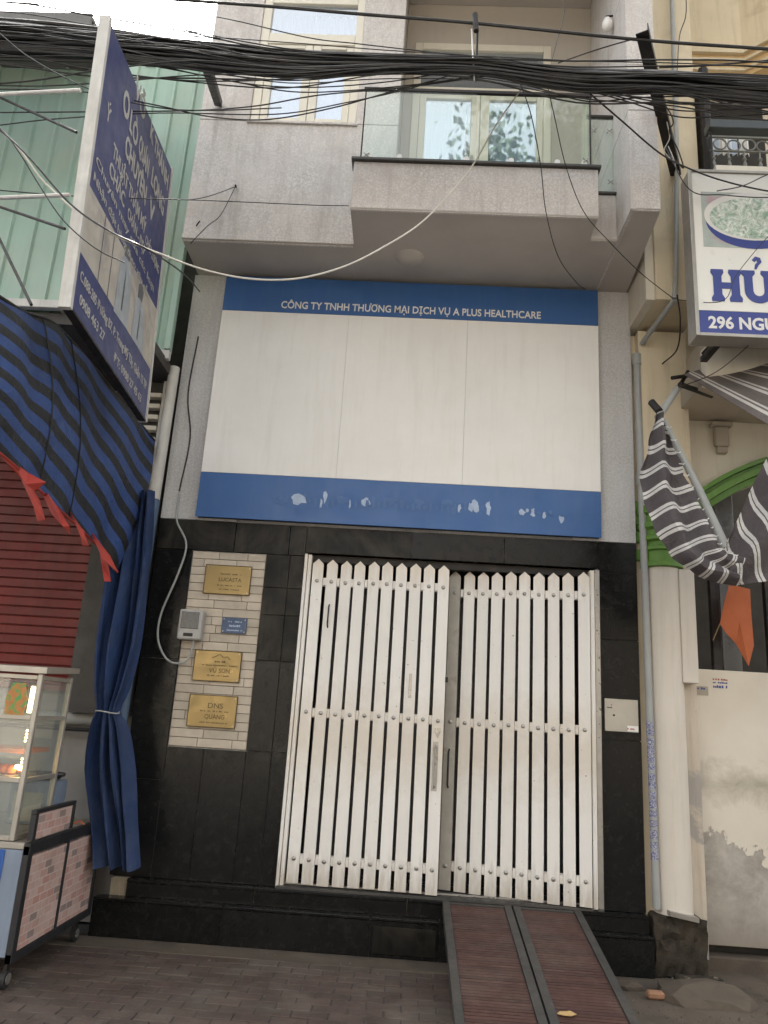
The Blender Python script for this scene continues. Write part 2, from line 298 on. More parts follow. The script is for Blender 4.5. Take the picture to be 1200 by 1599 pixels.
class MB:
    def __init__(s): s.v = []; s.f = []; s.uv = None; s.smooth = False
    def add(s, vs, fs):
        n = len(s.v); s.v += [Vector(p) for p in vs]; s.f += [tuple(i + n for i in f) for f in fs]; return s
    def box(s, x0, x1, y0, y1, z0, z1, b=0.):
        if b <= 0:
            vs = [(x, y, z) for z in (z0, z1) for y in (y0, y1) for x in (x0, x1)]
            return s.add(vs, [(0, 2, 3, 1), (4, 5, 7, 6), (0, 1, 5, 4), (2, 6, 7, 3), (0, 4, 6, 2), (1, 3, 7, 5)])
        bm = bmesh.new(); bmesh.ops.create_cube(bm, size=1)
        for v in bm.verts: v.co = Vector((x0 + (v.co.x + .5) * (x1 - x0), y0 + (v.co.y + .5) * (y1 - y0), z0 + (v.co.z + .5) * (z1 - z0)))
        bmesh.ops.bevel(bm, geom=bm.edges[:], offset=b, segments=1, affect='EDGES')
        bm.verts.index_update(); s.add([v.co.copy() for v in bm.verts], [[v.index for v in f.verts] for f in bm.faces]); bm.free(); return s
    def tube(s, pts, r, seg=8, caps=True, r1=None):
        pts = [Vector(p) for p in pts]; n = len(pts); rings = []
        up = Vector((0, 0, 1)); prev = None
        for i, p in enumerate(pts):
            t = (pts[min(i + 1, n - 1)] - pts[max(i - 1, 0)]).normalized()
            a = prev if prev is not None else (up.cross(t) if abs(t.z) < .95 else Vector((1, 0, 0)))
            a = (a - t * a.dot(t)).normalized(); b = t.cross(a); prev = a
            rr = r if r1 is None else r + (r1 - r) * i / max(n - 1, 1)
            rings.append([p + a * math.cos(2 * math.pi * k / seg) * rr + b * math.sin(2 * math.pi * k / seg) * rr for k in range(seg)])
        vs = [v for q in rings for v in q]; fs = []
        for i in range(n - 1):
            for k in range(seg): fs.append((i * seg + k, i * seg + (k + 1) % seg, (i + 1) * seg + (k + 1) % seg, (i + 1) * seg + k))
        if caps: fs += [tuple(range(seg))[::-1], tuple((n - 1) * seg + k for k in range(seg))]
        s.smooth = True
        return s.add(vs, fs)
    def lathe(s, c, prof, seg=24):
        vs = []; fs = []
        for r, z in prof:
            for k in range(seg):
                a = 2 * math.pi * k / seg; vs.append((c[0] + r * math.cos(a), c[1] + r * math.sin(a), c[2] + z))
        for i in range(len(prof) - 1):
            for k in range(seg): fs.append((i * seg + k, i * seg + (k + 1) % seg, (i + 1) * seg + (k + 1) % seg, (i + 1) * seg + k))
        fs += [tuple(range(seg))[::-1], tuple((len(prof) - 1) * seg + k for k in range(seg))]
        s.smooth = True
        return s.add(vs, fs)
    def prism(s, poly, o, ax, ay, depth):
        """2-D polygon in plane (o, ax, ay) thickened by vector depth"""
        o, ax, ay, depth = map(Vector, (o, ax, ay, depth)); n = len(poly)
        a = [o + ax * p[0] + ay * p[1] for p in poly]; b = [p + depth for p in a]
        return s.add(a + b, [tuple(range(n)), tuple(range(2 * n - 1, n - 1, -1))] + [(i, i + n, (i + 1) % n + n, (i + 1) % n) for i in range(n)])
    def sheet(s, rows, th=.004, uvs=None):
        """grid of points as thin cloth with real thickness; remembers UVs"""
        nr, nc = len(rows), len(rows[0]); rows = [[Vector(p) for p in r] for r in rows]
        nrm = []
        for i in range(nr):
            q = []
            for j in range(nc):
                a = rows[min(i + 1, nr - 1)][j] - rows[max(i - 1, 0)][j]; b = rows[i][min(j + 1, nc - 1)] - rows[i][max(j - 1, 0)]
                n = a.cross(b); q.append(n.normalized() if n.length > 1e-9 else Vector((0, 1, 0)))
            nrm.append(q)
        base = len(s.v); vs = [rows[i][j] for i in range(nr) for j in range(nc)] + [rows[i][j] + nrm[i][j] * th for i in range(nr) for j in range(nc)]
        K = nr * nc; fs = []
        for i in range(nr - 1):
            for j in range(nc - 1):
                a = i * nc + j; fs.append((a, a + 1, a + nc + 1, a + nc)); fs.append((K + a, K + a + nc, K + a + nc + 1, K + a + 1))
        rim = [(0, j) for j in range(nc)] + [(i, nc - 1) for i in range(1, nr)] + [(nr - 1, j) for j in range(nc - 2, -1, -1)] + [(i, 0) for i in range(nr - 2, 0, -1)]
        for q in range(len(rim)):
            a = rim[q][0] * nc + rim[q][1]; b2 = rim[(q + 1) % len(rim)]; b = b2[0] * nc + b2[1]; fs.append((a, K + a, K + b, b))
        s.uv = [(j / (nc - 1), 1 - i / (nr - 1)) for i in range(nr) for j in range(nc)] * 2 if uvs is None else uvs * 2
        s.smooth = True
        return s.add(vs, fs)

def put(mb, name, mat, parent=None, loc=None, **kw):
    lo = Vector((min(v[i] for v in mb.v) for i in range(3))); hi = Vector((max(v[i] for v in mb.v) for i in range(3)))
    c = (lo + hi) / 2 if loc is None else Vector(loc)
    if parent is None and loc is None: c.z = lo.z
    me = bpy.data.meshes.new(name); me.from_pydata([tuple(v - c) for v in mb.v], [], mb.f)
    if mb.uv:
        ul = me.uv_layers.new(name='UVMap')
        for lp in me.loops: ul.data[lp.index].uv = mb.uv[lp.vertex_index] if lp.vertex_index < len(mb.uv) else (0, 0)
    bm = bmesh.new(); bm.from_mesh(me); bmesh.ops.recalc_face_normals(bm, faces=bm.faces); bm.to_mesh(me); bm.free()
    if mb.smooth:
        me.polygons.foreach_set('use_smooth', [True] * len(me.polygons))
        try: me.set_sharp_from_angle(angle=R(42))
        except Exception: pass
    if mat: me.materials.append(mt[mat] if isinstance(mat, str) else mat)
    return link(bpy.data.objects.new(name, me), c, parent, **kw)

def link(o, wloc, parent=None, label=None, category=None, group=None, kind=None):
    COL.objects.link(o); WL[o.name] = Vector(wloc)
    if parent is not None: o.parent = parent; o.location = Vector(wloc) - WL[parent.name]
    else: o.location = wloc
    if label: o['label'] = label
    if category: o['category'] = category
    if group: o['group'] = group
    if kind: o['kind'] = kind
    return o

def thing(name, label, category, loc=(0, 0, 0), group=None):
    return link(bpy.data.objects.new(name, None), loc, None, label, category, group)

def again(o, wloc, parent=None, **kw):
    c = o.copy()
    for k in ('label', 'category', 'group', 'kind'):
        if k in c: del c[k]
    c.parent = None
    return link(c, wloc, parent, **kw)

def box(name, mat, parent, x0, x1, y0, y1, z0, z1, b=0., **kw): return put(MB().box(x0, x1, y0, y1, z0, z1, b), name, mat, parent, **kw)

def smooth_path(pts, n=8):
    pts = [Vector(p) for p in pts]; q = [pts[0] * 2 - pts[1]] + pts + [pts[-1] * 2 - pts[-2]]; out = []
    for i in range(1, len(q) - 2):
        for k in range(n):
            t = k / n; a, b, c, d = q[i - 1], q[i], q[i + 1], q[i + 2]
            out.append(.5 * ((2 * b) + (c - a) * t + (2 * a - 5 * b + 4 * c - d) * t * t + (3 * b - a - 3 * c + d) * t ** 3))
    return out + [pts[-1]]

def text(s, name, mat, parent, origin, ax, ay, width, height, bold=.0, depth=.004, center=True, sx=None, **kw):
    """lettering as real thin shapes; ax = reading direction, ay = up"""
    cu = bpy.data.curves.new('t', 'FONT'); cu.body = s; cu.offset = bold; cu.extrude = 0; cu.resolution_u = 3
    o = bpy.data.objects.new('t', cu); COL.objects.link(o); dg = bpy.context.evaluated_depsgraph_get(); dg.update()
    me = bpy.data.meshes.new_from_object(o.evaluated_get(dg)); bpy.data.objects.remove(o)
    xs = [v.co.x for v in me.vertices]; capo = .73
    w = max(xs) - min(xs); x0 = min(xs); ax, ay, origin = Vector(ax).normalized(), Vector(ay).normalized(), Vector(origin); nz = ax.cross(ay)
    mb = MB(); fs = [tuple(p.vertices) for p in me.polygons]; n = len(me.vertices)
    va = [origin + ax * ((v.co.x - x0) / w * width - (width / 2 if center else 0)) + ay * (v.co.y / capo * height) for v in me.vertices]
    mb.add([p + nz * depth for p in va] + va, fs)
    ed = {}
    for f in fs:
        for i in range(len(f)):
            a, b = f[i], f[(i + 1) % len(f)]
            if (b, a) in ed: del ed[(b, a)]
            else: ed[(a, b)] = 1
    mb.f += [(a, a + n, b + n, b) for a, b in ed]
    return put(mb, name, mat, parent, **kw)

XA, ZA = (1, 0, 0), (0, 0, 1)

# ------------------------------------------------------------------ ground
put(MB().box(-60, 60, -60, 60, -1, -.02), 'ground', 'asphalt', kind='structure')
pv = put(MB().box(-20, 1.42, 1.2, 5.62, -.3, -.006), 'pavement', 'joint', kind='structure')
put(MB().box(-20, 1.42, 5.62, 5.86, -.3, .002, .004), 'kerb_strip', 'concrete', kind='structure')
put(MB().box(1.424, 20, 1.2, 6.16, -.3, -.002), 'concrete_apron', 'concrete', kind='structure')
put(MB().box(1.83, 20, 6.16, 9, -.3, .09, .01), 'raised_floor', 'concrete', kind='structure')
p0 = None; k = 0
for r in range(14):
    for c in range(17):
        x = -2.95 + c * .202 + (.101 if r % 2 else 0) + .101; y = 5.62 - .052 - r * .1035
        if x > .5: continue
        if p0 is None: p0 = put(MB().box(x - .0975, x + .0975, y - .0485, y + .0485, -.04, 0, .004), 'paver', 'paver', pv); continue
        q = again(p0, (x, y, WL[p0.name].z + random.uniform(-.0025, .0025)), pv); q.rotation_euler = (random.uniform(-.02, .02), random.uniform(-.012, .012), random.uniform(-.012, .012))

# ------------------------------------------------------------------ the townhouse
H = thing('townhouse', 'narrow grey house with black granite ground floor, big blue and white sign and glass balcony', 'house', (-.14, 6, 0))
TOP = 12.5
def hb(n, m, *a, **k): return box(n, m, H, *a, **k)
# ground floor cladding and pilasters
hb('wall', 'chip2', -2.09, -.86, 6.03, 6.40, .37, 5.37)
hb('wall', 'chip2', 1.50, 1.81, 6.03, 6.40, .37, 5.37)
hb('wall', 'chip2', -.86, 1.50, 6.03, 6.40, 2.90, 5.37)
hb('pilaster', 'chip2', -2.09, -1.45, 5.998, 6.03, 3.087, 5.372, .003)
hb('pilaster', 'chip2', 1.30, 1.81, 5.998, 6.03, 3.087, 5.372, .003)
J = .0025
def slabs(xs, zs, mat):
    for i in range(len(xs) - 1):
        for j in range(len(zs) - 1):
            dy = random.uniform(-.0015, .0015)
            hb('granite_panel', mat if isinstance(mat, str) else mat(i, j), xs[i] + J, xs[i + 1] - J, 6.0 + dy, 6.03, zs[j] + J, zs[j + 1] - J, .0015)
slabs([-2.09, -1.787], [.372, 1.05, 1.95, 2.832], 'black')
slabs([-1.785, -1.50, -1.176], [.372, 1.295], 'black')
slabs([-1.176, -.98, -.862], [.372, 1.30, 1.98, 2.34, 2.56, 2.832], lambda i, j: 'blackdusty' if j > 1 else 'black')
slabs([-2.09, -1.45, -1.0, -.862], [2.832, 3.085], 'blackdusty')
slabs([-.862, .0, .75, 1.502], [2.86, 3.085], lambda i, j: 'blackdusty' if i == 0 else 'black')
slabs([1.502, 1.81], [.372, 1.55, 2.30, 2.832, 3.085], 'black')
hb('granite_reveal', 'black', 1.504, 1.52, 6.03, 6.40, .40, 2.86); hb('granite_reveal', 'black', -.90, -.862, 6.03, 6.40, .40, 2.86); hb('granite_reveal', 'black', -.86, 1.50, 6.035, 6.4, 2.865, 2.895)
hb('joint_backing', 'joint', -2.085, -.87, 6.012, 6.029, .38, 1.29); hb('joint_backing', 'joint', 1.51, 1.80, 6.012, 6.029, .38, 3.08)
hb('joint_backing', 'joint', -1.17, -.87, 6.012, 6.029, 1.30, 2.83)
# niche with cream tiles
nb = hb('niche_backing', 'grout', -1.785, -1.176, 6.022, 6.032, 1.30, 2.828)
z = 1.302; row = 0; tproto = None
while z < 2.80:
    h = .066; xs = [-1.783]; off = [.10, .26, .17][row % 3] if row % 2 else .22
    x = -1.783 + off
    while x < -1.22: xs.append(x); x += random.choice([.2, .235, .27])
    xs.append(-1.178)
    for a, b in zip(xs[:-1], xs[1:]):
        d = random.uniform(-.002, .003)
        box('tile', 'nichet', nb, a + .0018, b - .0018, 6.010 + d, 6.024, z + .0018, min(z + h, 2.828) - .0018, .002)
    z += h + .0006; row += 1
# plinth and steps
st = hb('step', 'tan', -2.05, 1.81, 5.95, 7.4, .02, .3655)
for a, b in ((-1.93, -1.0), (-1.0, .10), (.10, 1.05), (1.05, 1.81)):
    box('granite_tread', 'black', st, a + J, b - J, 5.925, 6.60, .35, .372, .003)
    box('granite_riser', 'black', st, a + J, b - J, 5.932, 5.949, .255, .349, .0015)
lo = hb('lower_step', 'joint', -2.12, 1.81, 5.87, 5.93, .0, .236)
for a, b in ((-2.13, -1.2), (-1.2, -.15), (-.15, .335), (.335, 1.1), (1.1, 1.815)):
    box('granite_riser', 'black', lo, a + J, b - J, 5.853, 5.869, .004, .232, .0015)
    box('granite_tread', 'black', lo, a + J, b - J, 5.848, 5.949, .2365, .254, .003)
hb('recess_panel', 'blackdusty', -.13, .31, 5.846, 5.851, .03, .20, .001)
# dark interior
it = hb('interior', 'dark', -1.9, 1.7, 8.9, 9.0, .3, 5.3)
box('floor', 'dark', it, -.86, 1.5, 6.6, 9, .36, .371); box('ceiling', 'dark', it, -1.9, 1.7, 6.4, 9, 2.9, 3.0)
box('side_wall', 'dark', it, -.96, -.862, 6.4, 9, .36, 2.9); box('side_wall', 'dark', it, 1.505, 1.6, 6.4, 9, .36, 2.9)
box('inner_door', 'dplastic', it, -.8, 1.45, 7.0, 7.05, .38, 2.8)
# side walls and upper body
hb('side_wall', 'chip2', -2.09, -1.98, 6.4, 14, 0, TOP); hb('side_wall', 'chip2', 1.70, 1.81, 6.4, 14, 0, TOP)
# soffit
sf = MB(); poly = [(-2.06, 6.03), (-2.06, 5.462), (-.61, 5.462), (-.61, 4.982), (1.288, 4.982), (1.288, 5.252), (1.502, 5.252), (1.502, 4.872), (1.72, 4.872), (1.79, 6.03)]
sf.prism(poly, (0, 0, 5.372), (1, 0, 0), (0, 1, 0), (0, 0, .10)); put(sf, 'soffit', 'soffit', H)
for a in ((-.605, 1.283, 4.985, 5.005), (-2.055, -.62, 5.465, 5.485), (1.508, 1.716, 4.875, 4.893), (1.508, 1.524, 4.9, 5.95), (1.29, 1.498, 5.255, 5.272)):
    hb('drip_edge', 'chip', a[0], a[1], a[2], a[3], 5.362, 5.371, .001)
hb('ceiling_rose', 'soffit', 0, 0, 0, 0, 0, 0) if False else put(MB().lathe((-.146, 5.60, 5.335), [(.02, 0), (.07, .006), (.10, .016), (.115, .03), (.12, .037)], 28), 'ceiling_light', 'soffit', H)
# left bay
BY = 5.46
hb('bay_wall', 'chip', -2.06, -.31, BY, 5.60, 5.374, 6.585, .004)
hb('bay_wall', 'chip', -2.06, -1.622, BY, 5.60, 6.589, TOP, .004)
hb('bay_wall', 'chip', -.683, -.31, BY, 5.60, 6.589, TOP, .004)
hb('bay_wall', 'chip', -1.620, -.685, BY, 5.60, 8.02, TOP, .004)
hb('bay_wall', 'chip', -2.06, -1.95, 5.602, 6.40, 5.48, TOP)
hb('bay_return', 'wallpaint', -.43, -.312, 5.602, 6.40, 5.48, TOP)
hb('band', 'chip', -2.062, -.615, BY - .012, BY - .001, 5.374, 5.42, .003)
w = hb('window', 'frame', -1.62, -1.545, 5.475, 5.545, 6.589, 8.018, .004)
for a in ((-.755, -.685, 5.475, 5.545, 6.589, 8.018), (-1.543, -.757, 5.476, 5.545, 6.589, 6.62), (-1.543, -.757, 5.474, 5.545, 7.46, 7.58), (-1.543, -.757, 5.476, 5.545, 7.93, 8.018)):
    box('window_frame', 'frame', w, *a, .004)
for a in ((-1.543, -1.475), (-1.205, -1.131), (-1.128, -1.053), (-.822, -.757)):
    box('sash_stile', 'frame', w, a[0] + .001, a[1] - .001, 5.482, 5.535, 6.622, 7.458, .004)
for a in ((-1.474, -1.206), (-1.052, -.823)):
    box('sash_rail', 'frame', w, *a, 5.484, 5.533, 6.621, 6.655, .003); box('sash_rail', 'frame', w, *a, 5.484, 5.533, 7.42, 7.457, .003)
    box('pane', 'pane', w, *a, 5.506, 5.512, 6.656, 7.419)
box('transom_pane', 'pane', w, -1.543, -.757, 5.506, 5.512, 7.582, 7.928)
def drape(par, x0, x1, y, z0, z1, folds, amp=.02, gather=0.):
    rows = []
    for i in range(9):
        t = i / 8; r = []
        for j in range(folds * 6 + 1):
            u = j / (folds * 6); uu = u * (1 - gather * t * (1 if gather > 0 else 1))
            r.append((x0 + (x1 - x0) * uu, y + amp * math.sin(u * folds * 2 * math.pi) * (.6 + .4 * t), z1 + (z0 - z1) * t))
        rows.append(r)
    return put(MB().sheet(rows, .002), 'curtain', 'curt', par)
drape(w, -1.56, -.75, 5.66, 6.60, 7.50, 9); drape(w, -1.56, -.75, 5.68, 7.5, 8.0, 12)
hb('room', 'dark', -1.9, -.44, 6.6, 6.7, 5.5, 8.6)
hb('sill', 'chip', -1.64, -.665, BY - .02, BY - .001, 6.562, 6.585, .003)
# balcony
hb('parapet', 'chip', -.61, 1.29, 4.98, 5.08, 5.374, 5.80, .006)
hb('parapet', 'chip', 1.19, 1.289, 5.082, 5.248, 5.374, 5.80, .004)
hb('parapet', 'chip', -.609, -.51, 5.082, 5.459, 5.374, 5.80, .004)
hb('parapet', 'chip', 1.292, 1.499, 5.25, 5.34, 5.374, 5.785, .004)
hb('coping', 'coping', -.63, 1.31, 4.955, 5.10, 5.801, 5.826, .003)
hb('coping', 'coping', 1.292, 1.499, 5.232, 5.36, 5.786, 5.808, .003)
hb('balcony_floor', 'soffit', -.50, 1.188, 5.10, 6.4, 5.48, 5.56); hb('balcony_floor', 'soffit', 1.19, 1.495, 5.345, 6.4, 5.48, 5.56)
for z0, z1 in ((5.374, 6.262), (6.268, 6.70), (6.706, 7.52), (7.526, TOP)):
    hb('column', 'chip', 1.50, 1.72, 4.87, 5.99, z0, z1, .004)
hb('column_core', 'chip2', 1.506, 1.714, 4.876, 5.985, 5.38, TOP - .01)
# back wall with door
D0, D1, DT = -.22, 1.11, 8.07
hb('back_wall', 'wallpaint', -.309, D0, 6.0, 6.12, 5.56, TOP)
hb('back_wall', 'wallpaint', D1, 1.70, 6.0, 6.12, 5.56, TOP)
hb('back_wall', 'wallpaint', D0, D1, 6.0, 6.12, DT, TOP)
d = hb('balcony_door', 'frame', D0, D0 + .07, 5.985, 6.06, 5.57, DT - .002, .004)
for a in ((D1 - .07, D1, 5.985, 6.06, 5.57, DT - .002), (D0 + .072, D1 - .072, 5.984, 6.06, DT - .08, DT - .002), (D0 + .072, D1 - .072, 5.986, 6.06, 7.46, 7.54)):
    box('door_frame', 'frame', d, *a, .004)
for a, b in ((-.148, -.085), (.35, .436), (.439, .525), (.975, 1.038)):
    box('door_stile', 'frame', d, a + .001, b - .001, 5.992, 6.045, 5.58, 7.458, .004)
for a, b in ((-.084, .349), (.526, .974)):
    box('door_rail', 'frame', d, a, b, 5.994, 6.043, 5.58, 5.72, .003); box('door_rail', 'frame', d, a, b, 5.994, 6.043, 7.41, 7.457, .003)
    box('pane', 'pane', d, a, b, 6.014, 6.020, 5.721, 7.409)
    box('handle', 'steel', d, b + .01, b + .03, 5.955, 5.991, 6.60, 6.74, .004); box('handle', 'steel', d, b - .10, b + .01, 5.955, 5.97, 6.66, 6.68, .003)
box('transom_pane', 'pane', d, D0 + .072, D1 - .072, 6.014, 6.02, 7.542, DT - .082)
drape(d, -.14, .33, 6.16, 5.6, 7.5, 6, .02, .25); drape(d, 1.05, .45, 6.16, 5.6, 7.5, 6, .02, .55)
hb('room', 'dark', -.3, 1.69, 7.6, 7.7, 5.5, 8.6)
hb('upper_slab', 'soffit', -.30, 1.495, 4.98, 5.995, 8.56, 8.75)
hb('upper_parapet', 'chip', -.305, 1.498, 4.9, 4.975, 8.5, 9.3)
hb('roof', 'roofing', -2.1, 1.82, 5.0, 14, TOP + .002, TOP + .15)
lm = put(MB().lathe((1.615, 5.80, 8.06), [(.012, 0), (.05, .02), (.066, .07), (.062, .12), (.04, .19), (.02, .21)], 16), 'wall_lamp', 'signlight', None,
    label='small cream pear-shaped lamp hung high beside the balcony column', category='lamp') if False else None
# glass railing
g = hb('glass_railing', 'rail_glass', -.555, .335, 5.02, 5.032, 5.845, 6.52)
box('glass_panel', 'rail_glass', g, .345, 1.238, 5.02, 5.032, 5.845, 6.505)
box('glass_panel', 'rail_glass', g, 1.300, 1.495, 5.28, 5.292, 5.83, 6.56)
box('glass_panel', 'rail_glass', g, 1.226, 1.238, 5.045, 5.27, 5.845, 6.52)
box('top_rail', 'dsteel', g, -.58, 1.26, 5.012, 5.040, 6.522, 6.552, .003)
box('top_rail', 'dsteel', g, 1.275, 1.498, 5.27, 5.30, 6.562, 6.59, .003)
for x in (-.565, 1.243): box('edge_strip', 'dsteel', g, x - .005, x + .005, 5.018, 5.034, 5.83, 6.52)
for x in (-.50, -.26, .27, .62, .98, 1.19):
    put(MB().tube([(x, 5.005, 5.88), (x, 5.045, 5.88)], .022, 12), 'clamp', 'letter', g)
    box('clamp_foot', 'letter', g, x - .018, x + .018, 5.008, 5.045, 5.827, 5.86, .003)
for x, z in ((-.52, 5.88), (1.20, 5.90), (1.33, 5.9), (1.46, 5.92), (1.33, 6.42), (1.46, 6.42), (-.30, 6.50)):
    y = 5.26 if x > 1.28 else 5.0
    for s in (-1, 1): put(MB().tube([(x - .02, y, z - .02 * s), (x + .02, y, z + .02 * s)], .0045, 6), 'cross_clip', 'steel', g)
for o in [c for c in H.children if c.name.startswith('cross')]: pass

# ------------------------------------------------------------------ big sign
S = thing('company_sign', 'large white signboard with blue top and bottom bands and company name above the gate', 'sign', (-.13, 5.93, 3.1))
YS = 5.93
box('back_frame', 'dsteel', S, -1.775, 1.508, YS + .012, 5.997, 3.105, 5.33, .003)
box('blue_band', 'signblue', S, -1.782, 1.515, YS, YS + .011, 4.994, 5.338, .002)
for a, b in ((-1.782, -.655), (-.655, .385), (.385, 1.515)):
    box('white_panel', 'signwhite', S, a + .0006, b - .0006, YS + .001, YS + .011, 3.486, 4.992, .002)
box('blue_band', 'signblue', S, -1.782, 1.515, YS, YS + .011, 3.10, 3.484, .002)
text('CÔNG TY TNHH THƯƠNG MẠI DỊCH VỤ A PLUS HEALTHCARE', 'lettering', 'letter', S, ((P(437, 490, YS).x + P(846, 495, YS).x) / 2, YS - .001, 5.035), XA, ZA, 2.28, .070, .016)
# glue marks left by letters that were taken off
gm = [(px, 780 + (px - 430) * .045 + random.uniform(-3, 3), random.uniform(4, 11), random.uniform(9, 24)) for px in range(430, 770, 9)] + [(px, 800 + random.uniform(-3, 3), 7, random.uniform(7, 13)) for px in range(806, 862, 9)]
for (px, py, w_, h_) in gm + list(((440, 781, 26, 20), (468, 780, 30, 22), (508, 777, 10, 22), (535, 781, 28, 20), (572, 783, 20, 18), (610, 781, 26, 14), (655, 785, 24, 14), (700, 786, 26, 14), (742, 790, 14, 24), (763, 793, 10, 30), (816, 800, 12, 12), (832, 803, 10, 12), (850, 806, 8, 16), (877, 811, 11, 17))):
    p = P(px, py, YS); sc = YS / 1180 / .96; pts = []
    off_ = random.uniform(0, .004)
    for i in range(11):
        a = 2 * math.pi * i / 11; rr = random.uniform(.45, 1.); pts.append((math.cos(a) * w_ * sc * .5 * rr, math.sin(a) * h_ * sc * .5 * rr))
    put(MB().prism(pts, (p.x, YS - .0005 - off_, p.z), XA, ZA, (0, -.0008, 0)), 'faded_letter', 'fade' if px > 735 and h_ > 14 or random.random() < .18 else 'signfade', S) if 'signfade' in mt else None

# ------------------------------------------------------------------ gate leaves
def make_leaf(label, xa, ya, xb, yb, zlo, zhi, nslat, shaded_first):
    L_ = math.hypot(xb - xa, yb - ya); ang = math.atan2(yb - ya, xb - xa)
    root = thing('gate_leaf', label, 'gate', (xa, ya, zlo))
    root.rotation_euler = (0, 0, ang)
    pitch = L_ / (nslat - 1); ww = pitch * .385; slat = bolt = None; T = 2.405
    def loc(o, x, y, z, parent=root):
        COL.objects.link(o) if o.name not in COL.objects else None
        o.parent = parent; o.location = (x, y, z)
    def mk(mb, name, mat):
        me = bpy.data.meshes.new(name); me.from_pydata([tuple(v) for v in mb.v], [], mb.f)
        bm = bmesh.new(); bm.from_mesh(me); bmesh.ops.recalc_face_normals(bm, faces=bm.faces); bm.to_mesh(me); bm.free()
        me.materials.append(mt[mat]); return me
    sp = [(-ww, 0), (ww, 0), (ww, T - .04), (0, T), (-ww, T - .04)]
    # folded channel: flat face with returned edges
    m1 = MB().prism(sp, (0, -.003, 0), XA, ZA, (0, .006, 0)); m1.box(-ww, -ww + .004, .0035, .022, .002, T - .052); m1.box(ww - .004, ww, .0035, .022, .002, T - .052)
    sm = mk(m1, 'slat', 'gate'); sd2 = mk(m1, 'slat', 'gatedirt')
    bmh = MB().lathe((0, 0, 0), [(.0155, 0), (.0155, .004), (.010, .008), (.004, .0095)], 12)
    for v in bmh.v: v.xyz = (v.x, -v.z, v.y)
    bme = mk(bmh, 'bolt', 'steel')
    for i in range(nslat):
        s_ = bpy.data.objects.new('slat', sd2 if (shaded_first and i == 0) else sm); loc(s_, i * pitch, 0, random.uniform(-.004, .004))  # first slat of the right leaf: shade put into its colour
        s_.rotation_euler = (0, random.uniform(-.0015, .0015), random.uniform(-.05, .05))
        for zz in (.165, 1.205, 2.225):
            b_ = bpy.data.objects.new('bolt', bme); loc(b_, 0, -.003, zz, s_)
    for zz in (.165, 1.205, 2.225):
        me = mk(MB().box(-ww, L_ + ww, .026, .034, zz - .036, zz + .036, .002), 'rail', 'gate'); loc(bpy.data.objects.new('rail', me), 0, 0, 0)
        for i in range(nslat - 1):                                        # short fold links seen in the gaps
            me2 = mk(MB().box(-.012, .012, .006, .025, -.03, .03, .002), 'link', 'gate'); loc(bpy.data.objects.new('link', me2), (i + .5) * pitch, 0, zz)
    return root, L_, pitch, ww, mk, loc
r1, L1, pi1, ww1, mk, loc1 = make_leaf('left leaf of the white slatted gate, with the lock and door pull', -.742, 5.99, .268, 5.945, .405, 2.81, 10, False)
for (mb, n, m_) in ((MB().prism([(-.022, .02), (0, -.03), (.022, .02), (.022, .05), (-.022, .05)], (9 * pi1, -.004, 1.10), XA, ZA, (0, -.006, 0)), 'lock_plate', 'steel'),
                    (MB().tube([(9 * pi1 - .01, -.004, 1.02), (9 * pi1 - .01, -.035, 1.0), (9 * pi1 - .01, -.035, .74), (9 * pi1 - .01, -.004, .72)], .007, 8), 'pull_handle', 'steel'),
                    (MB().box(9 * pi1 - .03, 9 * pi1 + .01, -.0075, -.0035, .70, 1.05, .001), 'pull_plate', 'gatedirt'),
                    (MB().tube([(1 * pi1, -.004, 2.04), (1 * pi1, -.03, 2.02), (1 * pi1, -.03, 1.88), (1 * pi1, -.004, 1.86)], .006, 8), 'pull_handle', 'dsteel'),
                    (MB().box(7 * pi1 - .01, 7 * pi1 + .012, -.008, -.0035, 1.36, 1.54, .001), 'latch', 'steel'),
                    (MB().box(9 * pi1 + ww1, 9 * pi1 + ww1 + .02, -.01, .02, 1.49, 1.53, .002), 'catch', 'dsteel')):
    loc1(bpy.data.objects.new(n, mk(mb, n, m_)), 0, 0, 0)
r2, L2, pi2, ww2, mk, loc2 = make_leaf('right leaf of the white slatted gate, standing slightly ajar', .375, 6.157, 1.362, 5.91, .400, 2.81, 10, True)
loc2(bpy.data.objects.new('leading_edge', mk(MB().box(-.060, -.049, -.004, .045, 0, 2.36, .003), 'leading_edge', 'gatedirt')), 0, 0, 0)
loc2(bpy.data.objects.new('pull_handle', mk(MB().tube([(0, -.004, 1.0), (0, -.035, .98), (0, -.035, .74), (0, -.004, .72)], .007, 8), 'pull_handle', 'dsteel')), 0, 0, 0)
gf = thing('gate_track', 'white gate posts and steel floor track around the two slatted leaves', 'track', (.3, 5.97, .372))
box('post', 'gate', gf, -.856, -.832, 5.955, 6.04, .374, 2.845, .003); box('post', 'gate', gf, -.828, -.800, 5.965, 6.04, .374, 2.84, .003)
box('post', 'gate', gf, 1.418, 1.452, 5.93, 6.0, .374, 2.83, .003); box('post', 'steel', gf, 1.456, 1.498, 5.945, 6.03, .374, 2.84, .003)
box('floor_track', 'rampframe', gf, -.85, 1.495, 5.93, 6.16, .3735, .392, .002); box('track_rib', 'steel', gf, -.84, 1.49, 6.02, 6.03, .393, .405, .001)
for i in range(22): box('track_slot', 'dark', gf, -.78 + i * .105, -.74 + i * .105, 5.935, 5.955, .3925, .394)
box('head_track', 'dsteel', gf, -.85, 1.495, 6.06, 6.13, 2.80, 2.86, .002)

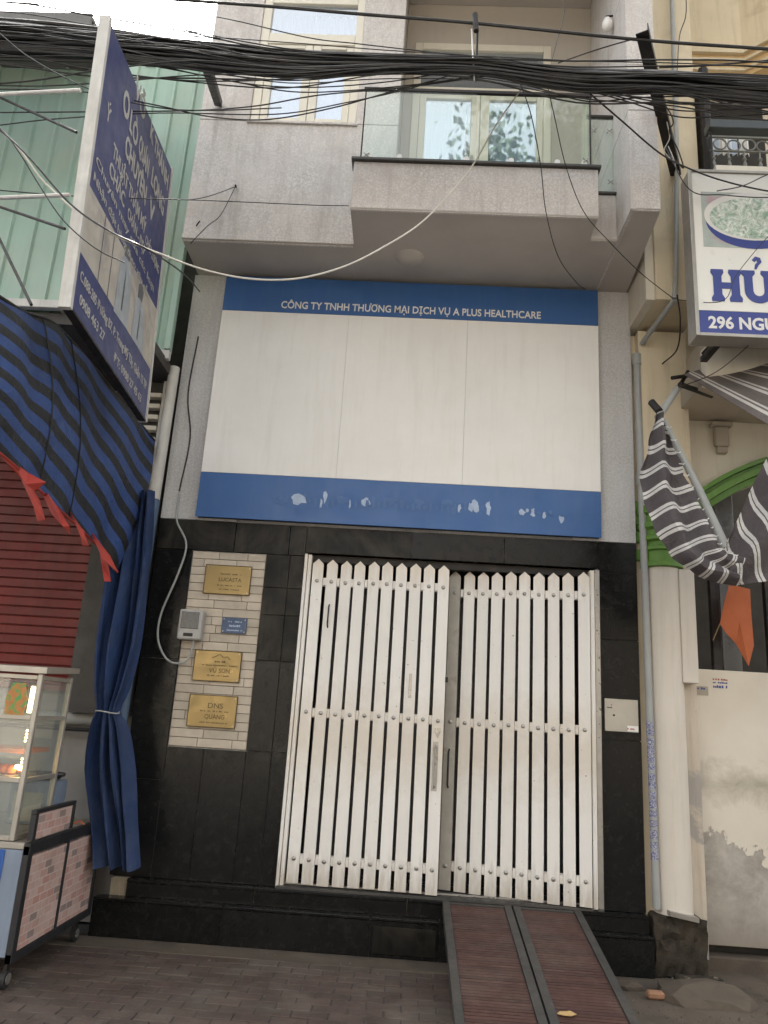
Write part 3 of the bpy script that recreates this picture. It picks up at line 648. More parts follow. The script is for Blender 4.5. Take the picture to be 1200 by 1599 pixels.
# ------------------------------------------------------------------ plaques, meter, letter box
def small_print(parent, x0, x1, y, z, h, mat, dens=.75):
    mb = MB(); x = x0
    while x < x1 - h:
        w_ = random.uniform(.5, 1.1) * h
        if random.random() < dens: mb.box(x, x + w_ * .8, y - .0008, y, z, z + h * random.uniform(.6, 1.))
        x += w_
    return put(mb, 'small_print', mat, parent, kind='stuff')
def plaque(name, label, x0, x1, z0, z1, mat, lines, ink='engrave', tilt=0):
    t = thing(name, label, 'plaque', ((x0 + x1) / 2, 5.995, z0))
    box('plate', mat, t, x0, x1, 5.992, 6.004, z0, z1, .002)
    if mat == 'brass':
        for a in ((x0, x1, z0 - .004, z0), (x0, x1, z1, z1 + .004), (x0 - .004, x0, z0 - .004, z1 + .004), (x1, x1 + .004, z0 - .004, z1 + .004)): box('rim', 'engrave', t, a[0], a[1], 5.989, 6.005, a[2], a[3], .001)
    for x in (x0 + .015, x1 - .015):
        for zz in (z0 + .015, z1 - .015): put(MB().tube([(x, 5.993, zz), (x, 5.986, zz)], .005, 8), 'screw', 'steel', t)
    for s, fz, fw, fh in lines:
        if s == '~':
            xm = (x0 + x1) / 2 + (x1 - x0) * .06; small_print(t, xm - (x1 - x0) * fw / 2, xm + (x1 - x0) * fw / 2, 5.9915, z0 + (z1 - z0) * fz, (z1 - z0) * fh, ink); continue
        text(s, 'lettering', ink, t, ((x0 + x1) / 2 + (x1 - x0) * .06, 5.9915, z0 + (z1 - z0) * fz), XA, ZA, (x1 - x0) * fw, (z1 - z0) * fh, .01, .0008)
    return t
plaque('brass_plaque', 'top brass plaque, shiniest of the three on the cream tiles', -1.655, -1.285, 2.485, 2.715, 'brass', [('~', .68, .5, .05), ('LUCASTA', .44, .5, .14), ('~', .28, .55, .045), ('~', .14, .45, .045)])
bpl = plaque('brass_plaque', 'middle brass plaque with a small roof emblem, under the meter box', -1.655, -1.290, 1.80, 2.03, 'brass', [('~', .62, .25, .08), ('~', .50, .78, .05), ('VŨ SƠN', .28, .45, .15), ('~', .16, .5, .045)])
plaque('brass_plaque', 'lowest brass plaque, lettered DNS, with a green stain', -1.655, -1.285, 1.455, 1.69, 'brass', [('DNS', .60, .32, .17), ('~', .48, .62, .05), ('QUANG', .26, .42, .15), ('~', .12, .6, .045)])
plaque('enamel_plaque', 'small dark blue house plate beside the meter box', -1.475, -1.275, 2.175, 2.30, 'enamel', [('~', .70, .6, .10), ('~', .42, .5, .14), ('~', .16, .66, .09)], 'fade')
put(MB().tube(smooth_path([(-1.52, 5.990, 1.975), (-1.49, 5.990, 1.99), (-1.46, 5.990, 2.005), (-1.43, 5.990, 1.985), (-1.40, 5.990, 1.99), (-1.375, 5.990, 1.97)], 5), .0025, 5), 'emblem', 'engrave', bpl)
m_ = thing('meter_box', 'grey electricity meter box at the left edge of the cream tiles', 'meter', (-1.70, 5.96, 2.10))
box('case', 'plastic', m_, -1.795, -1.61, 5.90, 5.999, 2.10, 2.335, .01)
box('window', 'dplastic', m_, -1.775, -1.635, 5.893, 5.902, 2.185, 2.315, .004); box('label_plate', 'dsteel', m_, -1.745, -1.67, 5.897, 5.9, 2.125, 2.15, .001)
put(MB().tube(smooth_path([(-1.955, 5.985, 3.30), (-1.945, 5.975, 3.074), (-1.83, 5.95, 2.865), (-1.865, 5.95, 2.62), (-1.955, 5.95, 2.30), (-1.955, 5.95, 2.10), (-1.88, 5.95, 1.96), (-1.79, 5.95, 1.915), (-1.70, 5.95, 1.95), (-1.668, 5.95, 2.10)], 8), .0085, 8), 'meter_cable', 'pipe', None,
    label='light grey cable looping down the black granite to the meter box', category='cable')
put(MB().tube(smooth_path([(-1.98, 5.985, 4.75), (-2.0, 5.985, 4.2), (-1.93, 5.985, 3.8), (-1.96, 5.985, 3.32)], 6), .006, 6), 'wall_wire', 'cable', None,
    label='thin dark wire running down the grey pilaster left of the blue sign', category='cable')
mbx = thing('steel_plate', 'square worn steel plate fixed on the black granite right of the gate', 'plate', (1.66, 5.99, 1.61))
box('plate', 'alu', mbx, 1.532, 1.785, 5.984, 5.997, 1.612, 1.852, .002); box('paper_sticker', 'letter', mbx, 1.70, 1.782, 5.982, 5.9838, 1.617, 1.66)
put(MB().tube([(1.60, 5.985, 1.73), (1.60, 5.976, 1.73)], .008, 10), 'lock', 'dsteel', mbx)
small_print(mbx, 1.55, 1.60, 5.9838, 1.78, .012, 'dsteel'); small_print(mbx, 1.55, 1.62, 5.9838, 1.80, .012, 'dsteel'); small_print(mbx, 1.70, 1.775, 5.9818, 1.632, .012, 'ribbon')

# ------------------------------------------------------------------ ramps
def ramp_obj(label, x0, x1):
    y1, z1, y0, z0 = 5.91, .368, 3.95, .02
    u = Vector((0, y0 - y1, z0 - z1)); Ln = u.length; u.normalize(); n = Vector((0, -u.z, u.y)) * -1
    if n.z < 0: n = -n
    t = thing('ramp', label, 'ramp', ((x0 + x1) / 2, 4.9, 0), group='gate ramps')
    def slab(a, b, s0, s1, h0, h1):
        mb = MB(); o = Vector((0, y1, z1))
        vs = [Vector((x, 0, 0)) + o + u * s + n * h for h in (h0, h1) for s in (s0, s1) for x in (a, b)]
        return mb.add(vs, [(0, 2, 3, 1), (4, 5, 7, 6), (0, 1, 5, 4), (2, 6, 7, 3), (0, 4, 6, 2), (1, 3, 7, 5)])
    for a, b in ((x0, x0 + .05), (x1 - .05, x1)): put(slab(a, b, 0, Ln, -.05, .012), 'side_rail', 'rampframe', t)
    put(slab(x0 + .052, x1 - .052, 0, .03, -.05, .008), 'cross_rail', 'rampframe', t)
    put(slab(x0 + .052, x1 - .052, .031, Ln, -.04, -.012), 'base_plate', 'rampframe', t)
    s = .033; pr = None
    while s < 1.75:
        if pr is None: pr = put(slab(x0 + .053, x1 - .053, s, s + .027, -.011, .002), 'slat', 'ramp', t); w0 = WL[pr.name].copy(); s0 = s
        else:
            q = again(pr, w0 + u * (s - s0), t); q.rotation_euler = (random.uniform(-.05, .05), random.uniform(-.003, .003), 0)
        s += .031
    return t
ramp_obj('left of the two red-brown slatted ramps below the gate', .350, .835)
ramp_obj('right of the two red-brown slatted ramps below the gate, with a dry leaf on it', .848, 1.325)
# ------------------------------------------------------------------ small litter
def blob(name, label, cat, loc, sx, sy, sz, mat, **k):
    bm = bmesh.new(); bmesh.ops.create_icosphere(bm, subdivisions=2, radius=1)
    for v in bm.verts: v.co *= random.uniform(.75, 1.1)
    mb = MB(); bm.verts.index_update()
    mb.add([Vector((v.co.x * sx, v.co.y * sy, v.co.z * sz)) + Vector(loc) for v in bm.verts], [[v.index for v in f.verts] for f in bm.faces]); bm.free()
    return put(mb, name, mat, None, label=label, category=cat, **k)
def on_ramp(px, py):
    for i in range(400):
        Y = 4.2 + i * .005; p = P(px, py, Y); zr = .368 + (Y - 5.91) * (.348 / 1.96)
        if p.z >= zr + .014 if False else abs(p.z - zr) < .006: return Vector((p.x, Y, zr))
    return Vector((1.1, 4.9, .19))
p = on_ramp(885, 1587)
lf = MB().prism([(-.05, 0), (-.03, .02), (0, .022), (.03, .03), (.055, 0), (.02, -.018), (-.02, -.014)], p + Vector((0, 0, .012)), (1, .1, 0), (-.1, 1, .18), (0, 0, .003))
put(lf, 'dry_leaf', 'leafd', None, label='dry yellow leaf lying on the right ramp', category='leaf')
put(MB().box(1.63, 1.74, 5.42, 5.48, 0, .045, .012), 'broken_brick', 'brick', None, label='orange broken brick on the dirty concrete beside the right ramp', category='brick')
mo = []
for i in range(420):
    x, y = random.uniform(1.40, 2.9), random.uniform(4.7, 5.9); s = random.uniform(.003, .008) if i % 9 else random.uniform(.008, .02)
    mo.append((x, y, s))
mb = MB()
for x, y, s in mo:
    a = random.random() * 6; mb.add([(x + s * math.cos(a + k * 2.1), y + s * math.sin(a + k * 2.1), 0) for k in range(3)] + [(x, y, s)], [(0, 1, 3), (1, 2, 3), (2, 0, 3), (0, 2, 1)])
for i in range(50):
    x, y = random.uniform(-2.2, .3), random.uniform(4.7, 5.84); s = random.uniform(.003, .009)
    a = random.random() * 6; mb.add([(x + s * math.cos(a + k * 2.1), y + s * math.sin(a + k * 2.1), .003) for k in range(3)] + [(x, y, s + .003)], [(0, 1, 3), (1, 2, 3), (2, 0, 3), (0, 2, 1)])
put(mb, 'grit', 'rubble', None, label='scattered grit and crumbs on the ground before the house', category='grit', kind='stuff')
for (x, y, sx, sy, sz, lb) in ((2.02, 5.52, .34, .24, .10, 'low heap of dirt and cement beside the mossy block'), (1.55, 5.62, .12, .08, .05, 'small dark lump of rubble behind the right ramp')):
    blob('dirt_heap', lb, 'rubble', (x, y, 0), sx, sy, sz, 'concrete')
rg = random.Random(3)
mb = MB()
n = 14; rows = []
for i in range(9):
    rows.append([Vector((1.83 + .36 * j / 12 + rg.uniform(-.012, .012), 5.895 + rg.uniform(-.03, .012), .01 + .37 * i / 8 + rg.uniform(-.01, .01))) for j in range(13)])
mb.sheet(rows, .02); mb.box(1.835, 2.18, 5.915, 6.15, 0, .385, .02)
put(mb, 'stone_block', 'moss', None, label='dark mossy crumbling block at the foot of the cream column', category='stone')
put(MB().box(1.95, 2.27, 5.80, 5.90, 0, .035, .012), 'stone_edging', 'moss', None, label='short stone lip lying before the mossy block', category='stone')
put(MB().prism([(0, 0), (.2, -.03), (.2, -.06), (0, -.03)], (1.93, 5.86, .425), XA, ZA, (0, .08, 0)), 'drain_channel', 'steel', None, label='bent grey metal piece on top of the mossy block', category='metal strip')

# ------------------------------------------------------------------ left: green metal building with red shutter
GB = thing('green_metal_building', 'pale green corrugated metal upper storey over a red shop shutter', 'building', (-3.4, 5.7, 0))
def corr(xa, ya, xb, yb, z0, z1, pitch=.19):
    L_ = math.hypot(xb - xa, yb - ya); dx, dy = (xb - xa) / L_, (yb - ya) / L_; nx, ny = dy, -dx
    prof = [(0, 0)]; s = 0
    while s < L_:
        for a, h in ((.13, 0), (.142, .022), (.162, .022), (.174, 0), (.19, 0)):
            if s + a < L_: prof.append((s + a, h))
        s += pitch
    prof.append((L_, 0)); mb = MB()
    f = [(xa + dx * a + nx * h, ya + dy * a + ny * h) for a, h in prof]; b = [(x - nx * .006, y - ny * .006) for x, y in f]; n = len(f)
    vs = [(x, y, z0) for x, y in f] + [(x, y, z1) for x, y in f] + [(x, y, z0) for x, y in b] + [(x, y, z1) for x, y in b]
    fs = [(i, i + 1, n + i + 1, n + i) for i in range(n - 1)] + [(2 * n + i, 3 * n + i, 3 * n + i + 1, 2 * n + i + 1) for i in range(n - 1)]
    fs += [(i, 2 * n + i, 2 * n + i + 1, i + 1) for i in range(n - 1)] + [(n + i, n + i + 1, 3 * n + i + 1, 3 * n + i) for i in range(n - 1)] + [(0, n, 3 * n, 2 * n), (n - 1, 3 * n - 1, 4 * n - 1, 2 * n - 1)]
    return put(mb.add(vs, fs), 'corrugated_sheet', 'greenmetal', GB)
corr(-7, 5.0, -2.70, 5.0, 4.44, 6.62); corr(-2.70, 5.0, -2.70, 5.70, 4.44, 6.62); corr(-4.3, 5.72, -2.10, 5.72, 4.44, 7.45)
def gbx(n, m, *a, **k): return box(n, m, GB, *a, **k)
gbx('bottom_trim', 'whitetrim', -7, -2.69, 4.965, 5.02, 4.40, 4.465, .004); gbx('bottom_trim', 'whitetrim', -2.735, -2.665, 5.022, 5.70, 4.40, 4.45, .004)
gbx('bottom_trim', 'whitetrim', -2.66, -2.10, 5.665, 5.72, 4.37, 4.45, .004); gbx('corner_trim', 'greenmetal', -2.15, -2.098, 5.655, 5.70, 4.455, 7.45, .003)
gbx('roof', 'roofing', -7, -2.66, 4.55, 7.5, 6.63, 6.67, .004); gbx('fascia', 'roofing', -7, -2.66, 4.52, 4.545, 6.55, 6.68, .004)
gbx('roof', 'roofing', -2.75, -2.10, 5.705, 7.5, 7.40, 7.44, .004)
gbx('upper_floor', 'darkwall', -7, -2.13, 5.03, 7.5, 4.30, 4.39) ; gbx('rear_wall', 'darkwall', -7, -2.13, 6.9, 7.5, 0, 6.6)
gbx('lower_wall', 'darkwall', -2.62, -2.125, 5.98, 6.1, 1.5, 4.29)
gbx('lower_wall', 'greyplaster', -7, -2.125, 6.20, 6.4, 0, 4.29)
for i in range(6): gbx('louvre', 'cream', -2.36, -2.20, 5.90, 5.975, 3.62 + i * .10, 3.66 + i * .10, .004)
gbx('beam', 'whitetrim', -2.20, -2.16, 5.92, 5.978, 3.3, 4.28, .003)
# red roller shutter with its slats
rs = gbx('roller_shutter', 'dsteel', -6, -2.34, 6.165, 6.17, 1.70, 3.9)
z = 1.70; sp_ = None
while z < 3.55:
    if sp_ is None:
        mb = MB(); prof = [(0, 0), (.003, .012), (.010, .014), (.060, .010), (.066, .012), (.070, .004), (.074, 0)]
        vs = [(x, 6.163 - b, z + a) for x in (-5.2, -2.345) for a, b in prof]; n = len(prof)
        mb.add(vs + [(x, 6.164, z + a) for x in (-5.2, -2.345) for a in (0, .074)], [(i, i + 1, n + i + 1, n + i) for i in range(n - 1)] + [(2 * n, 2 * n + 2, 2 * n + 3, 2 * n + 1)])
        mb.smooth = True; sp_ = put(mb, 'slat', 'redslat', rs); zc = WL[sp_.name].copy(); z00 = z
    else: again(sp_, zc + Vector((0, 0, z - z00)), rs)
    z += .077
box('bottom_bar', 'redslat', rs, -5.2, -2.345, 6.13, 6.164, 1.655, 1.698, .004); box('guide_rail', 'dsteel', rs, -2.34, -2.30, 6.10, 6.19, .1, 3.9, .003)
put(MB().tube([(-7, 6.12, 1.46), (-2.78, 6.12, 1.445)], .042, 12), 'wall_pipe', 'pipe', GB); put(MB().tube([(-2.78, 6.12, 1.445), (-2.35, 6.12, 1.46)], .048, 12), 'wall_pipe', 'pipe', GB)
put(MB().tube([(-7, 6.10, 1.375), (-2.35, 6.10, 1.37)], .014, 8), 'wall_pipe', 'dsteel', GB)
put(MB().tube([(-2.105, 5.86, 4.38), (-2.11, 5.85, 3.2)], .045, 16), 'downpipe', 'wpipe', None, label='white drainpipe between the green building and the grey pilaster', category='pipe')
put(MB().tube([(-2.11, 5.85, 3.195), (-2.12, 5.85, 1.2)], .048, 16), 'downpipe', 'bluepipe', None, label='bluish lower drainpipe behind the blue curtain', category='pipe')

# ------------------------------------------------------------------ left projecting sign
A = Vector((-1.832, 3.47, 3.561)); Bf = Vector((-1.955, 5.0, 3.561)); ZT = 5.68; ZTN = 5.42
dd = (Bf - A).normalized(); TILT = .046; nn = Vector((dd.y, -dd.x, 0)); LS = (Bf - A).length
LSg = thing('projecting_sign', 'faded navy and white shop sign sticking out from the green building on a white frame', 'sign', A)
def spanel(n, m, s0, s1, z0a, z1a, z0b, z1b, off=0., th=.004):
    q = [A + dd * s0 + nn * off, A + dd * s1 + nn * off]
    vs = []
    for o_ in (0, -th):
        for (pt, za, zb) in ((q[0], z0a, z1a), (q[1], z0b, z1b)):
            for z in (za, zb): vs.append(Vector((pt.x, pt.y, z)) + nn * o_)
    return put(MB().add(vs, [(0, 2, 3, 1), (4, 5, 7, 6), (0, 1, 5, 4), (2, 6, 7, 3), (0, 4, 6, 2), (1, 3, 7, 5)]), n, m, LSg)
ZB0, ZP0, ZB1, ZP1 = 3.90, 4.32, 3.95, 4.44
spanel('box_body', 'whitetrim', 0, LS, 3.565, ZTN, 3.565, ZT, -.005, .045)
spanel('navy_panel', 'navy', .0, LS, 3.563, ZB0, 3.563, ZB1)
spanel('picture_panel', 'photo', .0, LS, ZB0 + .002, ZP0, ZB1 + .002, ZP1)
spanel('navy_panel', 'navy', .0, LS, ZP0 + .002, ZTN, ZP1 + .002, ZT)
spanel('near_frame', 'whitetrim', -.035, -.002, 3.545, ZTN + .02, 3.545, ZTN + .02, .006, .062)
spanel('bottom_frame', 'dsteel', .0, LS, 3.545, 3.560, 3.545, 3.560, .006, .05)
spanel('far_frame', 'whitetrim', LS + .002, LS + .03, 3.545, ZT + .02, 3.545, ZT + .02, .010, .06)
def st(s, pos, z, w_, h_, bold=.015):
    text(s, 'lettering', 'fadedletter', LSg, A + dd * pos + nn * .0015 + Vector((0, 0, z - A.z)), dd, ZA, w_, h_, bold, .002, center=False)
st('VÕ', .52, 5.42, .25, .17, .03); st('K THÀNH', .92, 5.44, .56, .13, .03)
st('LÒ', .50, 5.13, .18, .16, .03); st('QUÁN', .72, 5.15, .26, .15, .03); st('LONG', 1.06, 5.17, .38, .15, .03)
st('O', .34, 5.14, .13, .18, .03); st('CHUYÊN', .47, 4.93, .52, .15, .03); st('V', 1.08, 4.94, .14, .15, .03)
st('Ý', .10, 4.86, .08, .11); st('THUẬT THẨM MỸ', .28, 4.74, .78, .10, .02); st('CHẤT LƯỢNG', 1.08, 4.70, .40, .07, .01)
st('CHẮC', .26, 4.60, .32, .10, .02); st('CHẮN - ĐẸP', .66, 4.60, .44, .08, .01)
st('Chuyên may sửa các loại', .05, 4.50, 1.35, .055, .005); st('Nhận đặt hàng theo yêu cầu', .05, 4.385, 1.25, .055, .005)
st('C.088-285 Đường B7, P. Trung Mỹ Tây, Quận 12 TP', .05, 3.76, 1.42, .062, .012); st('0908 463 27', .08, 3.635, .44, .062, .012); st('ĐT: 0908 27 45 63', .72, 3.62, .66, .058, .012)
# printed figures (flat print)
def fig(poly, mat): put(MB().prism([(a, b) for a, b in poly], A + nn * .0012, dd, ZA, nn * .0012), 'printed_figure', mat, LSg)
fig([(.62, .34), (.64, .72), (.70, .78), (.78, .80), (.86, .76), (.90, .60), (.92, .37)], 'figure'); fig([(.70, .78), (.70, .86), (.76, .90), (.82, .86), (.80, .79)], 'ink')
fig([(1.0, .37), (1.02, .66), (1.10, .72), (1.20, .70), (1.26, .56), (1.30, .39)], 'figure'); fig([(1.06, .70), (1.06, .80), (1.12, .84), (1.18, .80), (1.16, .71)], 'ink')
fig([(.74, .42), (.755, .70), (.775, .70), (.77, .42)], 'ink'); fig([(1.12, .42), (1.135, .64), (1.15, .64), (1.15, .42)], 'ink')
for (a, b, z0, z1) in ((.30, .31, .35, .78), (.48, .49, .35, .80)): fig([(a, z0), (b, z0), (b, z1), (a, z1)], 'ink')
# braces that carry it
for p_, q_ in (((0, 143), (145, 140)), ((0, 303), (120, 303))):
    put(MB().tube([P(p_[0] - 90, p_[1], 3.75), P(q_[0], q_[1], 3.62)], .012, 8), 'brace', 'whitetrim', LSg)
for p_, q_ in (((-20, 302), (110, 355)), ((-10, 315), (52, 472)), ((20, 143), (136, 205))):
    put(MB().tube([P(*p_, 4.2), P(*q_, 3.75)], .009, 8), 'brace', 'dsteel', LSg)

LSg.rotation_mode = 'QUATERNION'
from mathutils import Quaternion
LSg.rotation_quaternion = Quaternion(dd, -TILT)
# ------------------------------------------------------------------ left awning, ribbons, curtain
tu = [(-140, 380, 2.9), (0, 466, 3.44), (40, 490, 3.75), (82, 505, 4.05), (112, 534, 4.4), (150, 578, 4.9), (205, 645, 5.4), (242, 690, 5.86)]
tl = [(-150, 590, 3.2), (0, 708, 3.72), (48, 752, 4.1), (90, 793, 4.45), (130, 830, 4.9), (160, 862, 5.25), (183, 893, 5.52)]
TU = smooth_path([P(*a) for a in tu], 6); TLw = smooth_path([P(*a) for a in tl], 7); nc = len(TU); rows = []
tuv = []; nr = 13
for i in range(nr):
    t = i / (nr - 1); r = []
    for j in range(nc):
        p = TU[j].lerp(TLw[j], t); u = j / (nc - 1)
        p = p + Vector((.05 * math.sin(t * math.pi) + .010 * math.sin(u * 31 + t * 5), 0, -.012 * math.sin(u * 9) * math.sin(t * 3.1)))
        r.append(p); tuv.append((u, (1 - t) * 6.6 + u * 2.6))
    rows.append(r)
aw = thing('left_awning', 'blue and black striped awning cloth hanging beside the red shutter', 'awning', TU[6])
put(MB().sheet(rows, .004, tuv), 'side_cloth', 'tarp', aw)
rf = []; ruv = []
for i in range(6):
    t = i / 5; rf.append([p + Vector((-.012 - t * 1.9, 0, .01 + .12 * t)) for p in TU]); ruv += [(j / (nc - 1), t * 15) for j in range(nc)]
put(MB().sheet(rf, .004, ruv), 'roof_cloth', 'tarp', aw)
put(MB().tube([p + Vector((-.01, 0, .012)) for p in TU], .012, 8), 'edge_rope', 'dsteel', aw); put(MB().tube([p + Vector((.004, 0, -.002)) for p in TLw], .008, 6), 'red_hem', 'ribbon', aw)
put(MB().tube([rows[i][16] + Vector((.008, 0, 0)) for i in range(nr)], .004, 6), 'seam', 'blackpaint', aw); put(MB().tube([rows[i][24] + Vector((.008, 0, 0)) for i in range(nr)], .004, 6), 'seam', 'blackpaint', aw)
def ribbon(pts, Y):
    q = [P(a, b, Y + (.0 if k % 2 else .03)) for k, (a, b) in enumerate(pts)]; n = len(q)
    mb = MB().add(q + [v + Vector((.0, .006, 0)) for v in q], [tuple(range(n)), tuple(range(2 * n - 1, n - 1, -1))] + [(i, (i + 1) % n, n + (i + 1) % n, n + i) for i in range(n)])
    put(mb, 'ribbon', 'ribbon', aw)
ribbon([(0, 711), (22, 722), (44, 738), (72, 753), (54, 766), (40, 756), (28, 742)], 3.9); ribbon([(30, 742), (45, 752), (62, 782), (70, 811), (58, 814), (52, 790)], 4.1)
ribbon([(66, 771), (74, 770), (92, 795), (108, 822), (109, 834), (98, 822), (80, 802)], 4.25); ribbon([(106, 794), (118, 812), (130, 828), (138, 852), (129, 852), (124, 832)], 4.6)
ribbon([(138, 824), (152, 842), (172, 868), (184, 893), (178, 890), (160, 872)], 5.0); ribbon([(155, 850), (168, 876), (173, 908), (163, 908), (158, 880)], 5.1)
ribbon([(-10, 707), (20, 718), (60, 752), (110, 800), (150, 838), (148, 842), (108, 806), (58, 758), (16, 724), (-10, 712)], 4.0) if False else None
cu = []
keys = [(765, 186, 241), (830, 176, 236), (900, 166, 230), (1000, 150, 219), (1070, 148, 200), (1108, 152, 184), (1135, 143, 194), (1200, 134, 203), (1280, 142, 209), (1352, 148, 216)]
NF = 4; nj = NF * 10
for (y_, a, b) in keys:
    pa, pb = P(a, y_, 5.62), P(b, y_ + (b - a) * .06, 5.62); r = []
    amp = .06 * (b - a) / 70 + (.02 if y_ > 1120 else 0)
    for j in range(nj + 1):
        u = j / nj; ph = (u + .06 * math.sin(u * 6.3 + 1) + .03 * math.sin(u * 17)) * NF * 2 * math.pi + .9 * math.sin(y_ * .007); r.append(pa.lerp(pb, u) + Vector((.010 * math.cos(ph * 1.7 + y_ * .01), amp * math.sin(ph) + .02 * math.sin(u * 3 * math.pi + y_ * .02), .01 * math.sin(ph) if y_ > 1340 else 0)))
    cu.append(r)
cols_ = [smooth_path([cu[i][j] for i in range(len(cu))], 3) for j in range(nj + 1)]
ct = put(MB().sheet([[cols_[j][i] for j in range(nj + 1)] for i in range(len(cols_[0]))], .004), 'blue_curtain', 'curtain', None, label='blue cloth curtain gathered and tied beside the black granite wall', category='curtain')
c0 = P(168, 1112, 5.6); put(MB().tube([c0 + Vector((.085 * math.cos(a / 12 * 6.283), .07 * math.sin(a / 12 * 6.283), .006 * math.sin(a))) for a in range(13)], .005, 6, False), 'tie_cord', 'plastic', ct)
put(MB().tube([P(185, 766, 5.62), P(242, 768, 5.66)], .008, 6), 'hanging_rod', 'dsteel', ct)

# ------------------------------------------------------------------ food cart
FC = thing('food_cart', 'street food cart clad in pink brick pattern sheets at the left edge', 'cart', (-2.6, 5.2, 0))
XF = -2.12
def fb(n, m, *a, **k): return box(n, m, FC, *a, **k)
fb('side_panel', 'tileprint', XF - .02, XF, 4.74, 5.22, .20, .70, .001); fb('side_panel', 'tileprint', XF - .02, XF, 5.255, 5.75, .20, .70, .001)
fb('upper_panel', 'tileprint', XF - .022, XF - .002, 4.74, 5.22, .79, .93, .001)
for a in ((4.68, 4.735), (5.222, 5.25), (5.752, 5.80)): fb('post', 'blackpaint', XF - .03, XF + .006, a[0], a[1], .15, .76, .002)
fb('frame_rail', 'blackpaint', XF - .03, XF + .008, 4.68, 5.80, .712, .775, .002); fb('frame_rail', 'blackpaint', XF - .03, XF + .008, 4.68, 5.80, .15, .198, .002)
fb('frame_rail', 'blackpaint', XF - .03, XF + .004, 4.70, 5.26, .932, .955, .002); fb('post', 'blackpaint', XF - .03, XF + .004, 5.222, 5.26, .787, .93, .002); fb('post', 'blackpaint', XF - .03, XF + .004, 4.70, 4.738, .787, .93, .002)
fb('counter', 'alu', -3.2, XF - .032, 4.69, 5.80, .74, .775, .003)
fb('end_panel', 'bluegrey', -3.2, XF - .032, 4.685, 4.70, .18, .735, .002); fb('blue_sheet', 'bluepanel', -3.2, -2.255, 4.678, 4.684, .34, .735, .001)
fb('price_sheet', 'signlight', -2.42, -2.31, 4.674, 4.6775, .42, .56)
fb('underside', 'blackpaint', -3.2, XF - .035, 4.72, 5.78, .16, .18)
for y in (4.76, 5.70):
    wh = put(MB().tube([(XF - .06, y, .05), (XF - .03, y, .05)], .048, 18), 'wheel', 'rubber', FC); put(MB().tube([(XF - .028, y, .055), (XF - .024, y, .055)], .03, 14), 'hub', 'steel', wh)
    fb('fork', 'dsteel', XF - .055, XF - .035, y - .02, y + .02, .06, .15, .002)
put(MB().tube(smooth_path([P(112, 1288, 5.5), P(125, 1283, 5.5), P(133, 1292, 5.5), P(138, 1300, 5.6)], 5), .006, 6), 'orange_hose', 'flag', FC)
GC = thing('glass_cabinet', 'lit glass food display cabinet standing on the cart', 'cabinet', (-2.6, 4.9, .78))
def gb(n, m, *a, **k): return box(n, m, GC, *a, **k)
X1, X0_, Y0_, Y1_ = -2.225, -3.1, 4.70, 5.15
for x, y in ((X1 - .03, Y0_), (X1 - .03, Y1_ - .03), (X0_, Y0_), (X0_, Y1_ - .03)): gb('post', 'alu', x, x + .03, y, y + .03, .78, 1.735, .003)
for z in (.78, 1.10, 1.46, 1.70):
    gb('rail', 'alu', X0_ + .031, X1 - .031, Y0_ + .001, Y0_ + .028, z, z + .026, .002); gb('rail', 'alu', X1 - .029, X1 - .001, Y0_ + .031, Y1_ - .031, z, z + .026, .002)
for z in (1.105, 1.465): gb('shelf', 'cabglass', X0_ + .03, X1 - .03, Y0_ + .03, Y1_ - .03, z, z + .006)
gb('glass_pane', 'cabglass', X0_ + .03, X1 - .03, Y0_ + .012, Y0_ + .016, .806, 1.70); gb('glass_pane', 'cabglass', X1 - .016, X1 - .012, Y0_ + .03, Y1_ - .03, .806, 1.70)
put(MB().prism([(0, 1.738), (0, 1.775), (.48, 1.80), (.48, 1.765)], (X0_ - .02, Y0_ - .02, 0), (0, 1, 0), ZA, (X1 - X0_ + .05, 0, 0)), 'top', 'alu', GC)
gb('tube_light', 'bulbtube', X1 - .075, X1 - .05, Y0_ + .03, Y0_ + .045, 1.50, 1.66, .003)
for z in (1.165, 1.185, 1.205, 1.225, 1.33, 1.35, 1.37, 1.39): put(MB().lathe((X1 - .055, Y0_ + .04, z), [(.001, 0), (.006, .003), (.006, .009), (.001, .012)], 8), 'led', 'bulb', GC)
for x in (X1 - .08, X1 - .10, X1 - .065): put(MB().lathe((x, Y0_ + .09, 1.145 + random.random() * .03), [(.001, 0), (.015, .006), (.015, .02), (.001, .028)], 10), 'bulb', 'bulb', GC)
gb('tray', 'alu', X0_ + .05, X1 - .12, Y0_ + .05, Y1_ - .05, 1.112, 1.13, .003)
for i in range(12): put(MB().lathe((X1 - .15 - .045 * (i % 6), Y0_ + .12 + .1 * (i // 6), 1.13), [(.01, 0), (.03, .012), (.032, .03), (.018, .05), (.002, .055)], 10), 'orange_fruit', 'food', GC)
gb('red_tray', 'food', X0_ + .04, X1 - .06, Y0_ + .06, Y1_ - .05, 1.26, 1.285, .003)
put(MB().prism([(0, 0), (.115, 0), (.125, .08), (.10, .19), (.02, .19), (-.01, .10)], (-2.42, Y0_ - .0015, 1.485), XA, ZA, (0, .003, 0)), 'food_sticker', 'blossom', GC)
sb = thing('stove_box', 'grey metal stove box standing on the cart behind the glass cabinet', 'stove', (-2.45, 5.5, .78))
box('body', 'bluegrey', sb, -2.60, -2.33, 5.32, 5.58, .778, 1.05, .006); box('front_plate', 'alu', sb, -2.57, -2.37, 5.312, 5.319, .80, .98, .003)
put(MB().lathe((-2.46, 5.45, 1.051), [(.05, 0), (.12, .012), (.15, .045), (.145, .045), (.1, .02), (.02, .01)], 20), 'pan', 'rubber', sb)
